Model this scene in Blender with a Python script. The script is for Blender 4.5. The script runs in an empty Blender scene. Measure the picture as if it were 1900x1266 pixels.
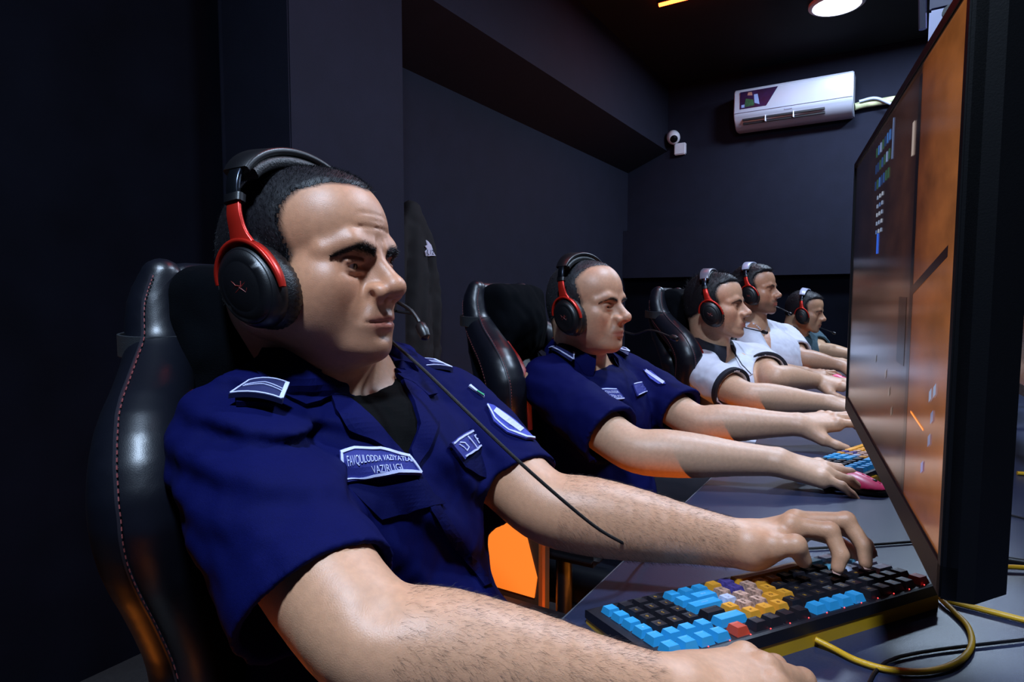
import bpy, bmesh, math, random
import numpy as np
from mathutils import Vector, Matrix, geometry
random.seed(7)
rng = np.random.default_rng(7)
D = bpy.data
SC = bpy.context.scene
COL = SC.collection

# ------------------------------------------------------------------ camera
F = 1150.0; CX = 950.0; CY = 633.0           # focal length in pixels of the 1900x1266 frame
YAW = math.radians(31.9); PITCH = math.radians(3.75)
CAM = np.array([0.0, 0.0, 1.10])
FWD = np.array([-math.sin(YAW)*math.cos(PITCH), math.cos(YAW)*math.cos(PITCH), -math.sin(PITCH)])
RGT = np.array([math.cos(YAW), math.sin(YAW), 0.0])
UPV = np.cross(RGT, FWD)
cd = D.cameras.new('camera'); cam = D.objects.new('camera', cd); COL.objects.link(cam)
cam.location = CAM; cam.rotation_euler = (math.pi/2 - PITCH, 0, YAW)
cd.sensor_width = 36.0; cd.lens = F/1900*36.0; cd.clip_start = 0.02; cd.clip_end = 60
SC.camera = cam

def ray(px, py):
    return FWD + (px-CX)/F*RGT - (py-CY)/F*UPV
def P(px, py, d):
    return CAM + d*ray(px, py)
def on_z(px, py, z):
    r = ray(px, py); return CAM + r*((z-CAM[2])/r[2])
def on_x(px, py, x):
    r = ray(px, py); return CAM + r*((x-CAM[0])/r[0])
def on_y(px, py, y):
    r = ray(px, py); return CAM + r*((y-CAM[1])/r[1])
def proj(p):
    v = np.asarray(p)-CAM; d = v@FWD
    return (CX+F*(v@RGT)/d, CY-F*(v@UPV)/d, d)

# ------------------------------------------------------------------ world, view, lights
W = D.worlds.new('world'); SC.world = W; W.use_nodes = True
W.node_tree.nodes['Background'].inputs[0].default_value = (0.010, 0.012, 0.022, 1)
W.node_tree.nodes['Background'].inputs[1].default_value = 0.10
SC.view_settings.view_transform = 'Standard'; SC.view_settings.look = 'None'
SC.view_settings.gamma = 1.0; SC.view_settings.use_curve_mapping = False
SC.view_settings.exposure = 0.0

def area(name, loc, target, size, power, color, shape='DISK', size_y=None, yaxis=(0, 1, 0), spread=180):
    """area lamp facing target; for rectangles size_y runs along yaxis"""
    l = D.lights.new(name, 'AREA'); l.shape = shape; l.size = size
    if size_y: l.size_y = size_y
    l.energy = power; l.color = color; l.spread = math.radians(spread)
    o = D.objects.new(name, l); COL.objects.link(o); o.location = loc
    z = (Vector(loc)-Vector(target)).normalized(); y = Vector(yaxis); x = y.cross(z).normalized() if abs(y.normalized().dot(z)) < 0.99 else Vector((1, 0, 0)); y = z.cross(x)
    o.rotation_euler = Matrix((x, y, z)).transposed().to_euler()
    return o
COOL = (0.57, 0.75, 1.0)
LAMPS = [(-0.365, 4.16), (0.10, 1.85), (0.02, -0.22), (0.34, 4.20)]
for i, (x, y) in enumerate(LAMPS):
    area('downlight_glow', (x, y, 2.79), (x, y, 0), 0.22, (26, 44, 66, 38)[i], COOL)
ORANGE = (1.0, 0.28, 0.03)
# LED strip under the desks, running along the row, and LED bars on the floor behind the chairs
area('desk_led_glow', (-0.075, 2.1, 0.16), (-0.42, 2.1, 0.75), 0.02, 15, ORANGE, 'RECTANGLE', 4.2)
FLOORLED = [(-1.10, 0.24), (-1.20, 1.45), (-1.02, 2.30), (-1.25, 3.15), (-1.3, 3.9)]
for x, y in FLOORLED: area('floor_led_glow', (x, y, 0.05), (x+0.12, y-0.05, 1.0), 0.03, 0.9 if y > 1 else 0.55, ORANGE, 'RECTANGLE', 0.5, spread=75)
# red LED tubes on the ceiling
for x, y in ((-0.90, 3.61), (-0.65, 1.45)): area('ceiling_led_glow', (x, y, 2.78), (x, y, 0.9), 0.68, 2.6, (1.0, 0.07, 0.04), 'RECTANGLE', 0.03)

# ------------------------------------------------------------------ materials
def srgb(h):
    if isinstance(h, str):
        h = h.lstrip('#'); c = [int(h[i:i+2], 16)/255 for i in (0, 2, 4)]
    else: c = list(h)
    return [(x/12.92 if x <= 0.04045 else ((x+0.055)/1.055)**2.4) for x in c]
_M = {}
def mat(name, col='#808080', rough=0.6, metal=0.0, noise=0.0, nscale=60.0, bump=0.0, bscale=200.0,
        emit=None, estr=0.0, spec=0.5, sss=0.0, coat=0.0, sheen=0.0, attr=None, trans=0.0, alpha=1.0, bdist=0.002):
    if name in _M: return _M[name]
    m = D.materials.new(name); m.use_nodes = True; nt = m.node_tree; N = nt.nodes; L = nt.links
    b = N['Principled BSDF']; c = srgb(col)+[1]
    b.inputs['Base Color'].default_value = c; b.inputs['Roughness'].default_value = rough
    b.inputs['Metallic'].default_value = metal; b.inputs['Specular IOR Level'].default_value = spec
    if coat: b.inputs['Coat Weight'].default_value = coat; b.inputs['Coat Roughness'].default_value = 0.2
    if sheen: b.inputs['Sheen Weight'].default_value = sheen; b.inputs['Sheen Roughness'].default_value = 0.5
    if trans: b.inputs['Transmission Weight'].default_value = trans
    if alpha < 1: b.inputs['Alpha'].default_value = alpha
    if sss:
        b.inputs['Subsurface Weight'].default_value = sss
        b.inputs['Subsurface Radius'].default_value = (0.010, 0.004, 0.002); b.inputs['Subsurface Scale'].default_value = 0.5
    if emit:
        b.inputs['Emission Color'].default_value = srgb(emit)+[1]; b.inputs['Emission Strength'].default_value = estr
    src = None
    if attr:
        a = N.new('ShaderNodeAttribute'); a.attribute_name = attr; src = a.outputs['Color']
        L.new(src, b.inputs['Base Color'])
    tc = None
    if noise or bump:
        tc = N.new('ShaderNodeTexCoord')
    if noise:
        n = N.new('ShaderNodeTexNoise'); n.inputs['Scale'].default_value = nscale; n.inputs['Detail'].default_value = 4
        L.new(tc.outputs['Object'], n.inputs['Vector'])
        mr = N.new('ShaderNodeMapRange'); mr.inputs['To Min'].default_value = 1-noise; mr.inputs['To Max'].default_value = 1+noise
        mr.inputs['From Min'].default_value = 0.3; mr.inputs['From Max'].default_value = 0.7
        L.new(n.outputs['Fac'], mr.inputs['Value'])
        mx = N.new('ShaderNodeMix'); mx.data_type = 'RGBA'; mx.blend_type = 'MULTIPLY'; mx.inputs[0].default_value = 1
        if src is not None: L.new(src, mx.inputs[6])
        else: mx.inputs[6].default_value = c
        L.new(mr.outputs[0], mx.inputs[7]); L.new(mx.outputs[2], b.inputs['Base Color'])
    if bump:
        n = N.new('ShaderNodeTexNoise'); n.inputs['Scale'].default_value = bscale; n.inputs['Detail'].default_value = 3
        L.new(tc.outputs['Object'], n.inputs['Vector'])
        bp = N.new('ShaderNodeBump'); bp.inputs['Strength'].default_value = bump; bp.inputs['Distance'].default_value = bdist
        L.new(n.outputs['Fac'], bp.inputs['Height']); L.new(bp.outputs[0], b.inputs['Normal'])
    _M[name] = m; return m

# ------------------------------------------------------------------ object helpers
def tag(o, label=None, cat=None, group=None, kind=None):
    if label: o['label'] = label
    if cat: o['category'] = cat
    if group: o['group'] = group
    if kind: o['kind'] = kind
    return o
def empty(name, loc=(0, 0, 0), label=None, cat=None, group=None):
    o = D.objects.new(name, None); o.empty_display_size = 0.05; COL.objects.link(o); o.location = loc
    return tag(o, label, cat, group)
def link(name, me, m=None, parent=None, smooth=False, auto=None):
    o = D.objects.new(name, me); COL.objects.link(o)
    if m is not None:
        for mm in (m if isinstance(m, (list, tuple)) else [m]): me.materials.append(mm)
    if smooth: me.polygons.foreach_set('use_smooth', [True]*len(me.polygons))
    if auto is not None: me.set_sharp_from_angle(angle=math.radians(auto))
    if parent is not None:
        o.parent = parent
        o.matrix_parent_inverse = parent_world(parent).inverted()
    return o
def parent_world(p):
    m = Matrix.LocRotScale(p.location, p.rotation_euler, p.scale)
    if p.parent is not None: m = parent_world(p.parent) @ p.matrix_parent_inverse @ m
    return m
def mesh_np(name, V, Fc, m=None, parent=None, smooth=True, colors=None):
    me = D.meshes.new(name)
    V = np.asarray(V, dtype=np.float64)
    if isinstance(Fc, np.ndarray):
        nf, k = Fc.shape
        me.vertices.add(len(V)); me.vertices.foreach_set('co', V.ravel())
        me.loops.add(nf*k); me.loops.foreach_set('vertex_index', Fc.ravel().astype(np.int32))
        me.polygons.add(nf); me.polygons.foreach_set('loop_start', np.arange(0, nf*k, k, dtype=np.int32))
        me.update(calc_edges=True)
    else:
        me.from_pydata([tuple(v) for v in V], [], [tuple(int(i) for i in f) for f in Fc]); me.update()
    if colors is not None:
        a = me.color_attributes.new('col', 'FLOAT_COLOR', 'POINT')
        c = np.ones((len(V), 4)); c[:, :3] = colors; a.data.foreach_set('color', c.ravel())
    return link(name, me, m, parent, smooth)

class MB:
    """collects shapes in world coordinates, builds one mesh"""
    def __init__(s): s.bm = bmesh.new()
    def box(s, lo, hi, bev=0.0, M=None, seg=2):
        lo = Vector(lo); hi = Vector(hi); c = (lo+hi)/2; d = hi-lo
        mt = Matrix.Translation(c) @ Matrix.Diagonal((d.x, d.y, d.z, 1))
        if M is not None: mt = M @ mt
        r = bmesh.ops.create_cube(s.bm, size=1, matrix=mt)
        if bev > 0:
            es = set(); 
            for v in r['verts']: es.update(v.link_edges)
            bmesh.ops.bevel(s.bm, geom=list(es), offset=bev, segments=seg, affect='EDGES', clamp_overlap=True)
        return s
    def tube(s, pts, r, n=10, cap=True, flat=None):
        """sweep a circle along points; r scalar or list; flat=(scale along frame normal)"""
        pts = [Vector(p) for p in pts]; k = len(pts)
        rs = r if isinstance(r, (list, tuple, np.ndarray)) else [r]*k
        rings = []; nrm = None
        for i, p in enumerate(pts):
            t = (pts[min(i+1, k-1)]-pts[max(i-1, 0)])
            if t.length < 1e-9: t = Vector((0, 0, 1))
            t.normalize()
            if nrm is None:
                a = Vector((0, 0, 1)) if abs(t.z) < 0.9 else Vector((1, 0, 0)); nrm = t.cross(a).normalized()
            else:
                nrm = (nrm - t*nrm.dot(t)); 
                nrm = nrm.normalized() if nrm.length > 1e-6 else t.orthogonal().normalized()
            bn = t.cross(nrm)
            rings.append([s.bm.verts.new(p + (nrm*math.cos(2*math.pi*j/n)*(flat or 1) + bn*math.sin(2*math.pi*j/n))*rs[i]) for j in range(n)])
        for a, b in zip(rings, rings[1:]):
            for j in range(n): s.bm.faces.new((a[j], a[(j+1) % n], b[(j+1) % n], b[j]))
        if cap:
            s.bm.faces.new(rings[0][::-1]); s.bm.faces.new(rings[-1])
        return s
    def band(s, pts, wdir, w, t, cap=True):
        """sweep a rounded rectangle: w along wdir (vector or list), t across"""
        k = len(pts); pts = [Vector(p) for p in pts]; rings = []
        for i, p in enumerate(pts):
            tg = (pts[min(i+1, k-1)]-pts[max(i-1, 0)]).normalized()
            wd = Vector(wdir[i] if isinstance(wdir, list) else wdir); wd = (wd-tg*wd.dot(tg)).normalized(); n = tg.cross(wd)
            wi = w[i] if isinstance(w, (list, np.ndarray)) else w; ti = t[i] if isinstance(t, (list, np.ndarray)) else t
            a, b = wi/2, ti/2; c = min(a, b)*0.45
            rings.append([p+wd*x+n*y for x, y in ((a, b-c), (a-c, b), (-a+c, b), (-a, b-c), (-a, -b+c), (-a+c, -b), (a-c, -b), (a, -b+c))])
        return s.loft(rings, True, cap)
    def loft(s, rings, close=True, cap=True):
        rr = [[s.bm.verts.new(Vector(p)) for p in r] for r in rings]; n = len(rr[0])
        for a, b in zip(rr, rr[1:]):
            for j in range(n if close else n-1): s.bm.faces.new((a[j], a[(j+1) % n], b[(j+1) % n], b[j]))
        if cap and close:
            s.bm.faces.new(rr[0][::-1]); s.bm.faces.new(rr[-1])
        return s
    def lathe(s, prof, M=None, n=24):
        """prof list of (radius, z)"""
        M = M or Matrix.Identity(4)
        rr = []
        for (r, z) in prof:
            if r < 1e-6: rr.append([s.bm.verts.new(M @ Vector((0, 0, z)))])
            else: rr.append([s.bm.verts.new(M @ Vector((r*math.cos(2*math.pi*j/n), r*math.sin(2*math.pi*j/n), z))) for j in range(n)])
        for a, b in zip(rr, rr[1:]):
            for j in range(n):
                k = (j+1) % n
                if len(a) == 1 and len(b) == 1: continue
                if len(a) == 1: s.bm.faces.new((a[0], b[j], b[k]))
                elif len(b) == 1: s.bm.faces.new((a[j], b[0], a[k]))
                else: s.bm.faces.new((a[j], b[j], b[k], a[k]))
        return s
    def prism(s, poly, h, M=None):
        M = M or Matrix.Identity(4)
        a = [s.bm.verts.new(M @ Vector((x, y, 0))) for x, y in poly]; b = [s.bm.verts.new(M @ Vector((x, y, h))) for x, y in poly]
        n = len(poly); s.bm.faces.new(a[::-1]); s.bm.faces.new(b)
        for j in range(n): s.bm.faces.new((a[j], a[(j+1) % n], b[(j+1) % n], b[j]))
        return s
    def build(s, name, m, parent=None, smooth=False, auto=40):
        bmesh.ops.recalc_face_normals(s.bm, faces=s.bm.faces[:])
        me = D.meshes.new(name); s.bm.to_mesh(me); s.bm.free()
        return link(name, me, m, parent, smooth, auto if smooth else None)
def frame(origin, x, z):
    """4x4 with x axis along x, z axis near z"""
    x = Vector(x).normalized(); z = Vector(z); y = z.cross(x).normalized(); z = x.cross(y)
    M = Matrix((x, y, z)).transposed().to_4x4(); M.translation = Vector(origin); return M
def spline(pts, n=8):
    """Catmull-Rom through points"""
    p = [np.asarray(q, float) for q in pts]; p = [2*p[0]-p[1]]+p+[2*p[-1]-p[-2]]; out = []
    for i in range(1, len(p)-2):
        for k in range(n):
            t = k/n
            out.append(0.5*((2*p[i])+(-p[i-1]+p[i+1])*t+(2*p[i-1]-5*p[i]+4*p[i+1]-p[i+2])*t*t+(-p[i-1]+3*p[i]-3*p[i+1]+p[i+2])*t**3))
    out.append(p[-2]); return out

# ------------------------------------------------------------------ implicit surfaces -> mesh
class Prim:
    __slots__ = ('f',)
    def __init__(s, f): s.f = f
def cone(a, b, ra, rb, flat=None):
    """tapered capsule; flat=(axis vector, factor): squash along that axis"""
    a = np.asarray(a, float); b = np.asarray(b, float); ab = b-a; L2 = max(ab@ab, 1e-12)
    if flat is not None:
        n = np.asarray(flat[0], float); n = n-ab*(n@ab)/L2; n /= np.linalg.norm(n); k = flat[1]
    def f(p):
        q = p-a; t = np.clip(q@ab/L2, 0, 1); r = ra+(rb-ra)*t
        w = q-t[:, None]*ab
        if flat is not None:
            c = w@n; w = w+np.outer(c*(1/k-1), n)
            l = np.sqrt((w*w).sum(1)); return (l-r)*(k+(1-k)*np.clip(1-np.abs(c)/k/np.maximum(l, 1e-9), 0, 1))
        return np.sqrt((w*w).sum(1))-r
    return Prim(f)
def chain(pts, rad, n=4):
    """smooth limb: spline through points, radii interpolated, one solid"""
    pts = [np.asarray(q, float) for q in pts]
    C = np.array(spline(pts, n)); r = np.array(spline([np.array([x]) for x in rad], n))[:, 0]
    A = C[:-1]; B_ = C[1:]; AB = B_-A; L2 = np.maximum((AB*AB).sum(1), 1e-12)
    def f(p):
        best = np.full(len(p), 9.0)
        for i in range(len(A)):
            q = p-A[i]; t = np.clip(q@AB[i]/L2[i], 0, 1); w = q-t[:, None]*AB[i]
            best = np.minimum(best, np.sqrt((w*w).sum(1))-(r[i]+(r[i+1]-r[i])*t))
        return best
    return Prim(f)
def ell(c, r, R=None):
    c = np.asarray(c, float); r = np.asarray(r, float)
    def f(p):
        q = p-c
        if R is not None: q = q@R           # columns of R are the axes
        k0 = np.sqrt(((q/r)**2).sum(1)); k1 = np.sqrt(((q/(r*r))**2).sum(1))
        return np.where(k0 < 0.35, (k0-1)*r.min(), k0*(k0-1)/np.maximum(k1, 1e-9))
    return Prim(f)
def rbox(c, h, rad, R=None):
    c = np.asarray(c, float); h = np.asarray(h, float)-rad
    def f(p):
        q = p-c
        if R is not None: q = q@R
        q = np.abs(q)-h
        return np.sqrt((np.maximum(q, 0)**2).sum(1))+np.minimum(q.max(1), 0)-rad
    return Prim(f)
def plane(c, n):
    c = np.asarray(c, float); n = np.asarray(n, float); n = n/np.linalg.norm(n)
    return Prim(lambda p: (p-c)@n)
class SDF:
    """ordered list of operations (op, prim, k)"""
    def __init__(s): s.ops = []
    def u(s, p, k=0.01): s.ops.append(('u', p.f, k)); return s
    def s(s, p, k=0.005): s.ops.append(('s', p.f, k)); return s
    def i(s, p, k=0.004): s.ops.append(('i', p.f, k)); return s
    def d(s, f): s.ops.append(('d', f, 0)); return s
    def __call__(s, p, ops=None):
        acc = None
        for op, f, k in (s.ops if ops is None else ops):
            if op == 'd':
                if acc is not None: acc = acc+f(p)
                continue
            v = f(p)
            if acc is None:
                acc = v if op == 'u' else np.full(len(p), 9.0)
                if op == 'u': continue
            if op == 'u':
                h = np.maximum(k-np.abs(acc-v), 0)/max(k, 1e-9); acc = np.minimum(acc, v)-h*h*k*0.25
            else:
                w = -v if op == 's' else v
                h = np.maximum(k-np.abs(acc-w), 0)/max(k, 1e-9); acc = np.maximum(acc, w)+h*h*k*0.25
        return acc
    def culler(s, C, R):
        """for every block centre, the operations that can matter inside the block"""
        vals = [None if op == 'd' else f(C) for op, f, k in s.ops]
        m = np.min([v for v, (op, f, k) in zip(vals, s.ops) if op == 'u'], axis=0)
        keep = []
        for v, (op, f, k) in zip(vals, s.ops):
            if op == 'u': keep.append(v-2.5*R-k-0.006 <= m)
            elif op == 's': keep.append(v-1.5*R-k <= 0.004)
            elif op == 'i': keep.append(v+1.5*R+k >= -0.03)
            else: keep.append(np.ones(len(C), bool))
        keep = np.array(keep).T
        return lambda i: [o for o, q in zip(s.ops, keep[i]) if q]
    def grad(s, p, e=0.0008):
        g = np.zeros_like(p)
        for a in range(3):
            q = p.copy(); q[:, a] += e; r = p.copy(); r[:, a] -= e; g[:, a] = s(q)-s(r)
        return g/np.maximum(np.linalg.norm(g, axis=1), 1e-9)[:, None]
    def march(s, o, dirs, tmax=2.0, n=60, eps=0.0006):
        o = np.broadcast_to(np.asarray(o, float), dirs.shape).copy(); dirs = dirs/np.linalg.norm(dirs, axis=1)[:, None]
        t = np.zeros(len(dirs)); 
        for _ in range(n):
            d = s(o+t[:, None]*dirs); t = np.minimum(t+d*0.8, tmax)
        return o+t[:, None]*dirs, t
def polygonize(sdf, lo, hi, h, B=10):
    lo = np.asarray(lo, float); hi = np.asarray(hi, float)
    nb = np.ceil((hi-lo)/(h*B)).astype(int); n = nb*B+1
    G = np.full(n, 9.0, np.float32); R = B*h*0.5*math.sqrt(3)
    ii = np.stack(np.meshgrid(*[np.arange(k) for k in nb], indexing='ij'), -1).reshape(-1, 3)
    cen = lo+(ii+0.5)*B*h; dc = np.concatenate([sdf(cen[i:i+4000]) for i in range(0, len(cen), 4000)])
    l = np.arange(B+1)*h; loc = np.stack(np.meshgrid(l, l, l, indexing='ij'), -1).reshape(-1, 3)
    act = np.abs(dc) < R*1.35+0.012
    ai = np.flatnonzero(act); cul = sdf.culler(cen[ai], R); pos = {int(b): n for n, b in enumerate(ai)}
    for b in range(len(ii)):
        i, j, k = ii[b]*B
        if not act[b]:
            if dc[b] < 0: 
                sub = G[i:i+B+1, j:j+B+1, k:k+B+1]; sub[sub > 8] = -1.0
            continue
        pts = lo+ii[b]*B*h+loc
        v = sdf(pts, cul(pos[b])).reshape(B+1, B+1, B+1)
        G[i:i+B+1, j:j+B+1, k:k+B+1] = v
    return nets(G, lo, h)
def nets(G, lo, h):
    S = G < 0
    c = S[:-1, :-1, :-1].astype(np.int8)
    for (a, b, d) in [(1,0,0),(0,1,0),(0,0,1),(1,1,0),(1,0,1),(0,1,1),(1,1,1)]:
        c = c+S[a:S.shape[0]-1+a, b:S.shape[1]-1+b, d:S.shape[2]-1+d]
    idx = np.argwhere((c > 0) & (c < 8))
    ID = np.full(c.shape, -1, np.int32); ID[tuple(idx.T)] = np.arange(len(idx))
    co = np.array([(0,0,0),(1,0,0),(0,1,0),(1,1,0),(0,0,1),(1,0,1),(0,1,1),(1,1,1)])
    val = np.stack([G[idx[:, 0]+a, idx[:, 1]+b, idx[:, 2]+d] for a, b, d in co], 1).astype(np.float64)
    val = np.clip(val, -4*h, 4*h)
    acc = np.zeros((len(idx), 3)); cnt = np.zeros(len(idx))
    for a in range(8):
        for b in range(a+1, 8):
            if np.abs(co[a]-co[b]).sum() != 1: continue
            va, vb = val[:, a], val[:, b]; m = (va < 0) != (vb < 0)
            t = np.where(m, va/np.where(np.abs(va-vb) < 1e-12, 1, va-vb), 0)
            acc += m[:, None]*(co[a]+t[:, None]*(co[b]-co[a])); cnt += m
    V = lo+h*(idx+acc/np.maximum(cnt, 1)[:, None])
    Q = []
    for ax in range(3):
        sh = [slice(1, -1)]*3; sh[ax] = slice(0, -1); s2 = list(sh); s2[ax] = slice(1, None)
        A = S[tuple(sh)]; Bq = S[tuple(s2)]
        e = np.argwhere(A != Bq)
        if not len(e): continue
        off = np.ones(3, int); off[ax] = 0; e = e+off
        inside = S[tuple(e.T)]
        u, v = [(1, 2), (2, 0), (0, 1)][ax]
        du = np.zeros(3, int); du[u] = 1; dv = np.zeros(3, int); dv[v] = 1
        q = np.stack([ID[tuple((e-du-dv).T)], ID[tuple((e-dv).T)], ID[tuple(e.T)], ID[tuple((e-du).T)]], 1)
        q[~inside] = q[~inside][:, ::-1]
        Q.append(q)
    Q = np.concatenate(Q); Q = Q[(Q >= 0).all(1)]
    return V, Q
def sdf_mesh(sdf, lo, hi, h):
    V, Q = polygonize(sdf, lo, hi, h); return V, Q

def conform(poly, sdf, off=0.002, thick=0.003, step=8.0, persp=True, depth0=0.2, pts2d=None, faces2d=None, mapf=None):
    """polygon in photo pixels laid onto an implicit surface (or mapf: 2d -> (origin, dir)); returns V, faces of a thin solid"""
    if pts2d is None:
        pl = [np.asarray(p, float) for p in poly]; bnd = []
        for a, b in zip(pl, pl[1:]+pl[:1]):
            n = max(1, int(np.linalg.norm(b-a)/step))
            for k in range(n): bnd.append(a+(b-a)*k/n)
        bnd = np.array(bnd); nB = len(bnd)
        x0, y0 = bnd.min(0); x1, y1 = bnd.max(0)
        gx, gy = np.meshgrid(np.arange(x0+step/2, x1, step), np.arange(y0+step/2, y1, step)); g = np.stack([gx.ravel(), gy.ravel()], 1)
        ins = np.zeros(len(g), bool); j = nB-1
        for i in range(nB):
            yi, yj = bnd[i, 1], bnd[j, 1]
            cnd = ((yi > g[:, 1]) != (yj > g[:, 1]))
            xi = bnd[i, 0]+(g[:, 1]-yi)*(bnd[j, 0]-bnd[i, 0])/np.where(abs(yj-yi) < 1e-9, 1e-9, yj-yi)
            ins ^= cnd & (g[:, 0] < xi); j = i
        dmin = np.min(np.linalg.norm(g[:, None]-bnd[None], axis=2), axis=1) if len(g) else np.zeros(0)
        g = g[ins & (dmin > step*0.4)]
        allp = np.concatenate([bnd, g]) if len(g) else bnd
        v2, e2, f2, *_ = geometry.delaunay_2d_cdt([Vector(p) for p in allp], [(i, (i+1) % nB) for i in range(nB)], [list(range(nB))], 1, 1e-4)
        pts = np.array([(v.x, v.y) for v in v2]); faces = [tuple(f) for f in f2]
    else:
        pts = np.asarray(pts2d, float); faces = faces2d
    if mapf is None:
        dirs = np.array([ray(x, y) for x, y in pts]); o = CAM+depth0*dirs
    else:
        o, dirs = mapf(pts)
    hit, t = sdf.march(o, dirs, 5.0, 90)
    bad = (np.abs(sdf(hit)) > 0.004) | (t > 4.9)
    if bad.any():             # rays past the silhouette: carry them to the nearest cloth
        dn = (dirs/np.linalg.norm(dirs, axis=1)[:, None])[bad]; ob = o[bad]; best = np.full(len(ob), 9.0); q = ob.copy()
        for tt in np.arange(0.1, 4.0, 0.03):
            p_ = ob+dn*tt; v_ = sdf(p_); m_ = v_ < best; best[m_] = v_[m_]; q[m_] = p_[m_]
        for _ in range(25): q = q-sdf.grad(q)*sdf(q)[:, None]*0.8
        hit[bad] = q
    nrm = sdf.grad(hit)
    top = hit+nrm*off; bot = hit+nrm*(off-thick)
    n = len(pts); ec = {}
    for f in faces:
        for a, b in zip(f, f[1:]+f[:1]): ec[(a, b)] = 1
    fs = []
    for f in faces: fs.append(f); fs.append(tuple(i+n for i in f[::-1]))
    for (a, b) in ec:
        if (b, a) not in ec: fs.append((b, a, a+n, b+n))
    return np.concatenate([top, bot]), fs
def fix_normals(o):
    bm = bmesh.new(); bm.from_mesh(o.data); bmesh.ops.recalc_face_normals(bm, faces=bm.faces[:]); bm.to_mesh(o.data); bm.free()
def text2d(s, size=1.0, step=None):
    """triangles of a line of lettering, centred, in unit-height coordinates"""
    cu = D.curves.new('lettering', 'FONT'); cu.body = s; cu.size = size; cu.align_x = 'CENTER'; cu.align_y = 'CENTER'
    cu.resolution_u = 3
    o = D.objects.new('lettering', cu); COL.objects.link(o)
    dg = bpy.context.evaluated_depsgraph_get(); me = o.evaluated_get(dg).to_mesh()
    bm = bmesh.new(); bm.from_mesh(me); bmesh.ops.triangulate(bm, faces=bm.faces[:])
    V = np.array([(v.co.x, v.co.y) for v in bm.verts]); Fs = [tuple(v.index for v in f.verts) for f in bm.faces]
    bm.free(); o.evaluated_get(dg).to_mesh_clear(); D.objects.remove(o); D.curves.remove(cu)
    return V, Fs
def noise3(p, s):
    """cheap smooth value noise built from sines"""
    q = p*s
    return (np.sin(q[:, 0]*1.7+1.3*np.sin(q[:, 1]*1.1+0.4))*np.sin(q[:, 1]*1.9+1.1*np.sin(q[:, 2]*1.3))*np.sin(q[:, 2]*1.6+1.2*np.sin(q[:, 0]*0.9+2)))
# ================================================================== ROOM
YB = 5.0; XW = -1.965; XS = -1.63; ZC = 2.83; DESK = 0.74
m_wall = mat('wall_paint', '#161828', 0.85, noise=0.10, nscale=9, bump=0.35, bscale=420, spec=0.25)
m_dark = mat('black_panel_and_shade', '#070912', 0.8, noise=0.25, nscale=5, bump=0.2, bscale=300, spec=0.05)
m_ceil = mat('ceiling_paint', '#191920', 0.8, noise=0.1, nscale=6, bump=0.2, bscale=200, spec=0.2)
m_floor = mat('carpet', '#1a1718', 0.95, noise=0.3, nscale=80, bump=0.5, bscale=500)
def struct(name, m, *boxes, bev=0.0):
    b = MB()
    for lo, hi in boxes: b.box(lo, hi, bev)
    return tag(b.build(name, m), kind='structure')
struct('floor', m_floor, ((XW-0.2, -2.0, -0.1), (2.6, YB+0.2, 0)))
struct('ceiling', m_ceil, ((XW-0.2, -2.0, ZC), (2.6, YB+0.2, ZC+0.1)))
struct('wall_left', m_wall, ((XW-0.2, 1.3, 0), (XW, YB+0.2, ZC)))
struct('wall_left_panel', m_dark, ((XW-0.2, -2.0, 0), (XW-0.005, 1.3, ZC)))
struct('wall_back', m_wall, ((XW, YB, 0), (2.6, YB+0.2, ZC)))
struct('wall_right', m_dark, ((2.5, -2.0, 0), (2.7, YB, ZC)))
struct('wall_front', m_dark, ((XW, -2.2, 0), (2.5, -2.0, ZC)))
struct('wall_pilaster', m_wall, ((XW-0.02, 1.31, 0), (XS, 1.835, ZC)), bev=0.004)
# soffit along the left wall, its underside slanting up towards the room
b = MB(); b.loft([[(XW, y, ZC), (XW, y, 2.165), (XS, y, 2.305), (XS, y, ZC)] for y in (1.3, YB)])
tag(b.build('trim_1', m_wall), kind='structure')
# boxed-out band across the back wall with a black sheet put in for the shade beneath
struct('trim_2', m_wall, ((XW, YB-0.10, 1.285), (2.5, YB, 1.675)))
struct('shade_sheet', m_dark, ((XW, YB-0.03, 0), (2.5, YB, 1.285)))

# ------------------------------------------------------------------ ceiling lamps
m_white = mat('white_plastic', '#e6e6ee', 0.35, noise=0.02, nscale=30)
m_lamp = mat('lamp_diffuser', '#ffffff', 0.5, emit='#dfeaff', estr=30)
for i, (x, y) in enumerate(LAMPS):
    t = empty('ceiling_lamp', (x, y, ZC), ['round white ceiling downlight glowing above the air conditioner end of the room', 'round white ceiling downlight over the middle of the desk row', 'round white ceiling downlight over the dark-haired uniformed man’s seat', 'round white ceiling downlight over the facing desk row'][i], 'lamp', 'round ceiling downlights')
    M = Matrix.Translation((x, y, ZC))
    MB().lathe([(0.150, 0.0), (0.150, -0.015), (0.140, -0.022), (0.128, -0.022), (0.126, -0.010)], M, 40).build('rim', m_white, t, True)
    MB().lathe([(0.0, -0.019), (0.09, -0.0185), (0.126, -0.012)], M, 40).build('diffuser', m_lamp, t, True)
m_redled = mat('red_led', '#ff3a18', 0.4, emit='#ff4a1c', estr=18)
m_alu = mat('aluminium_channel', '#505058', 0.4, 0.9)
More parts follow.
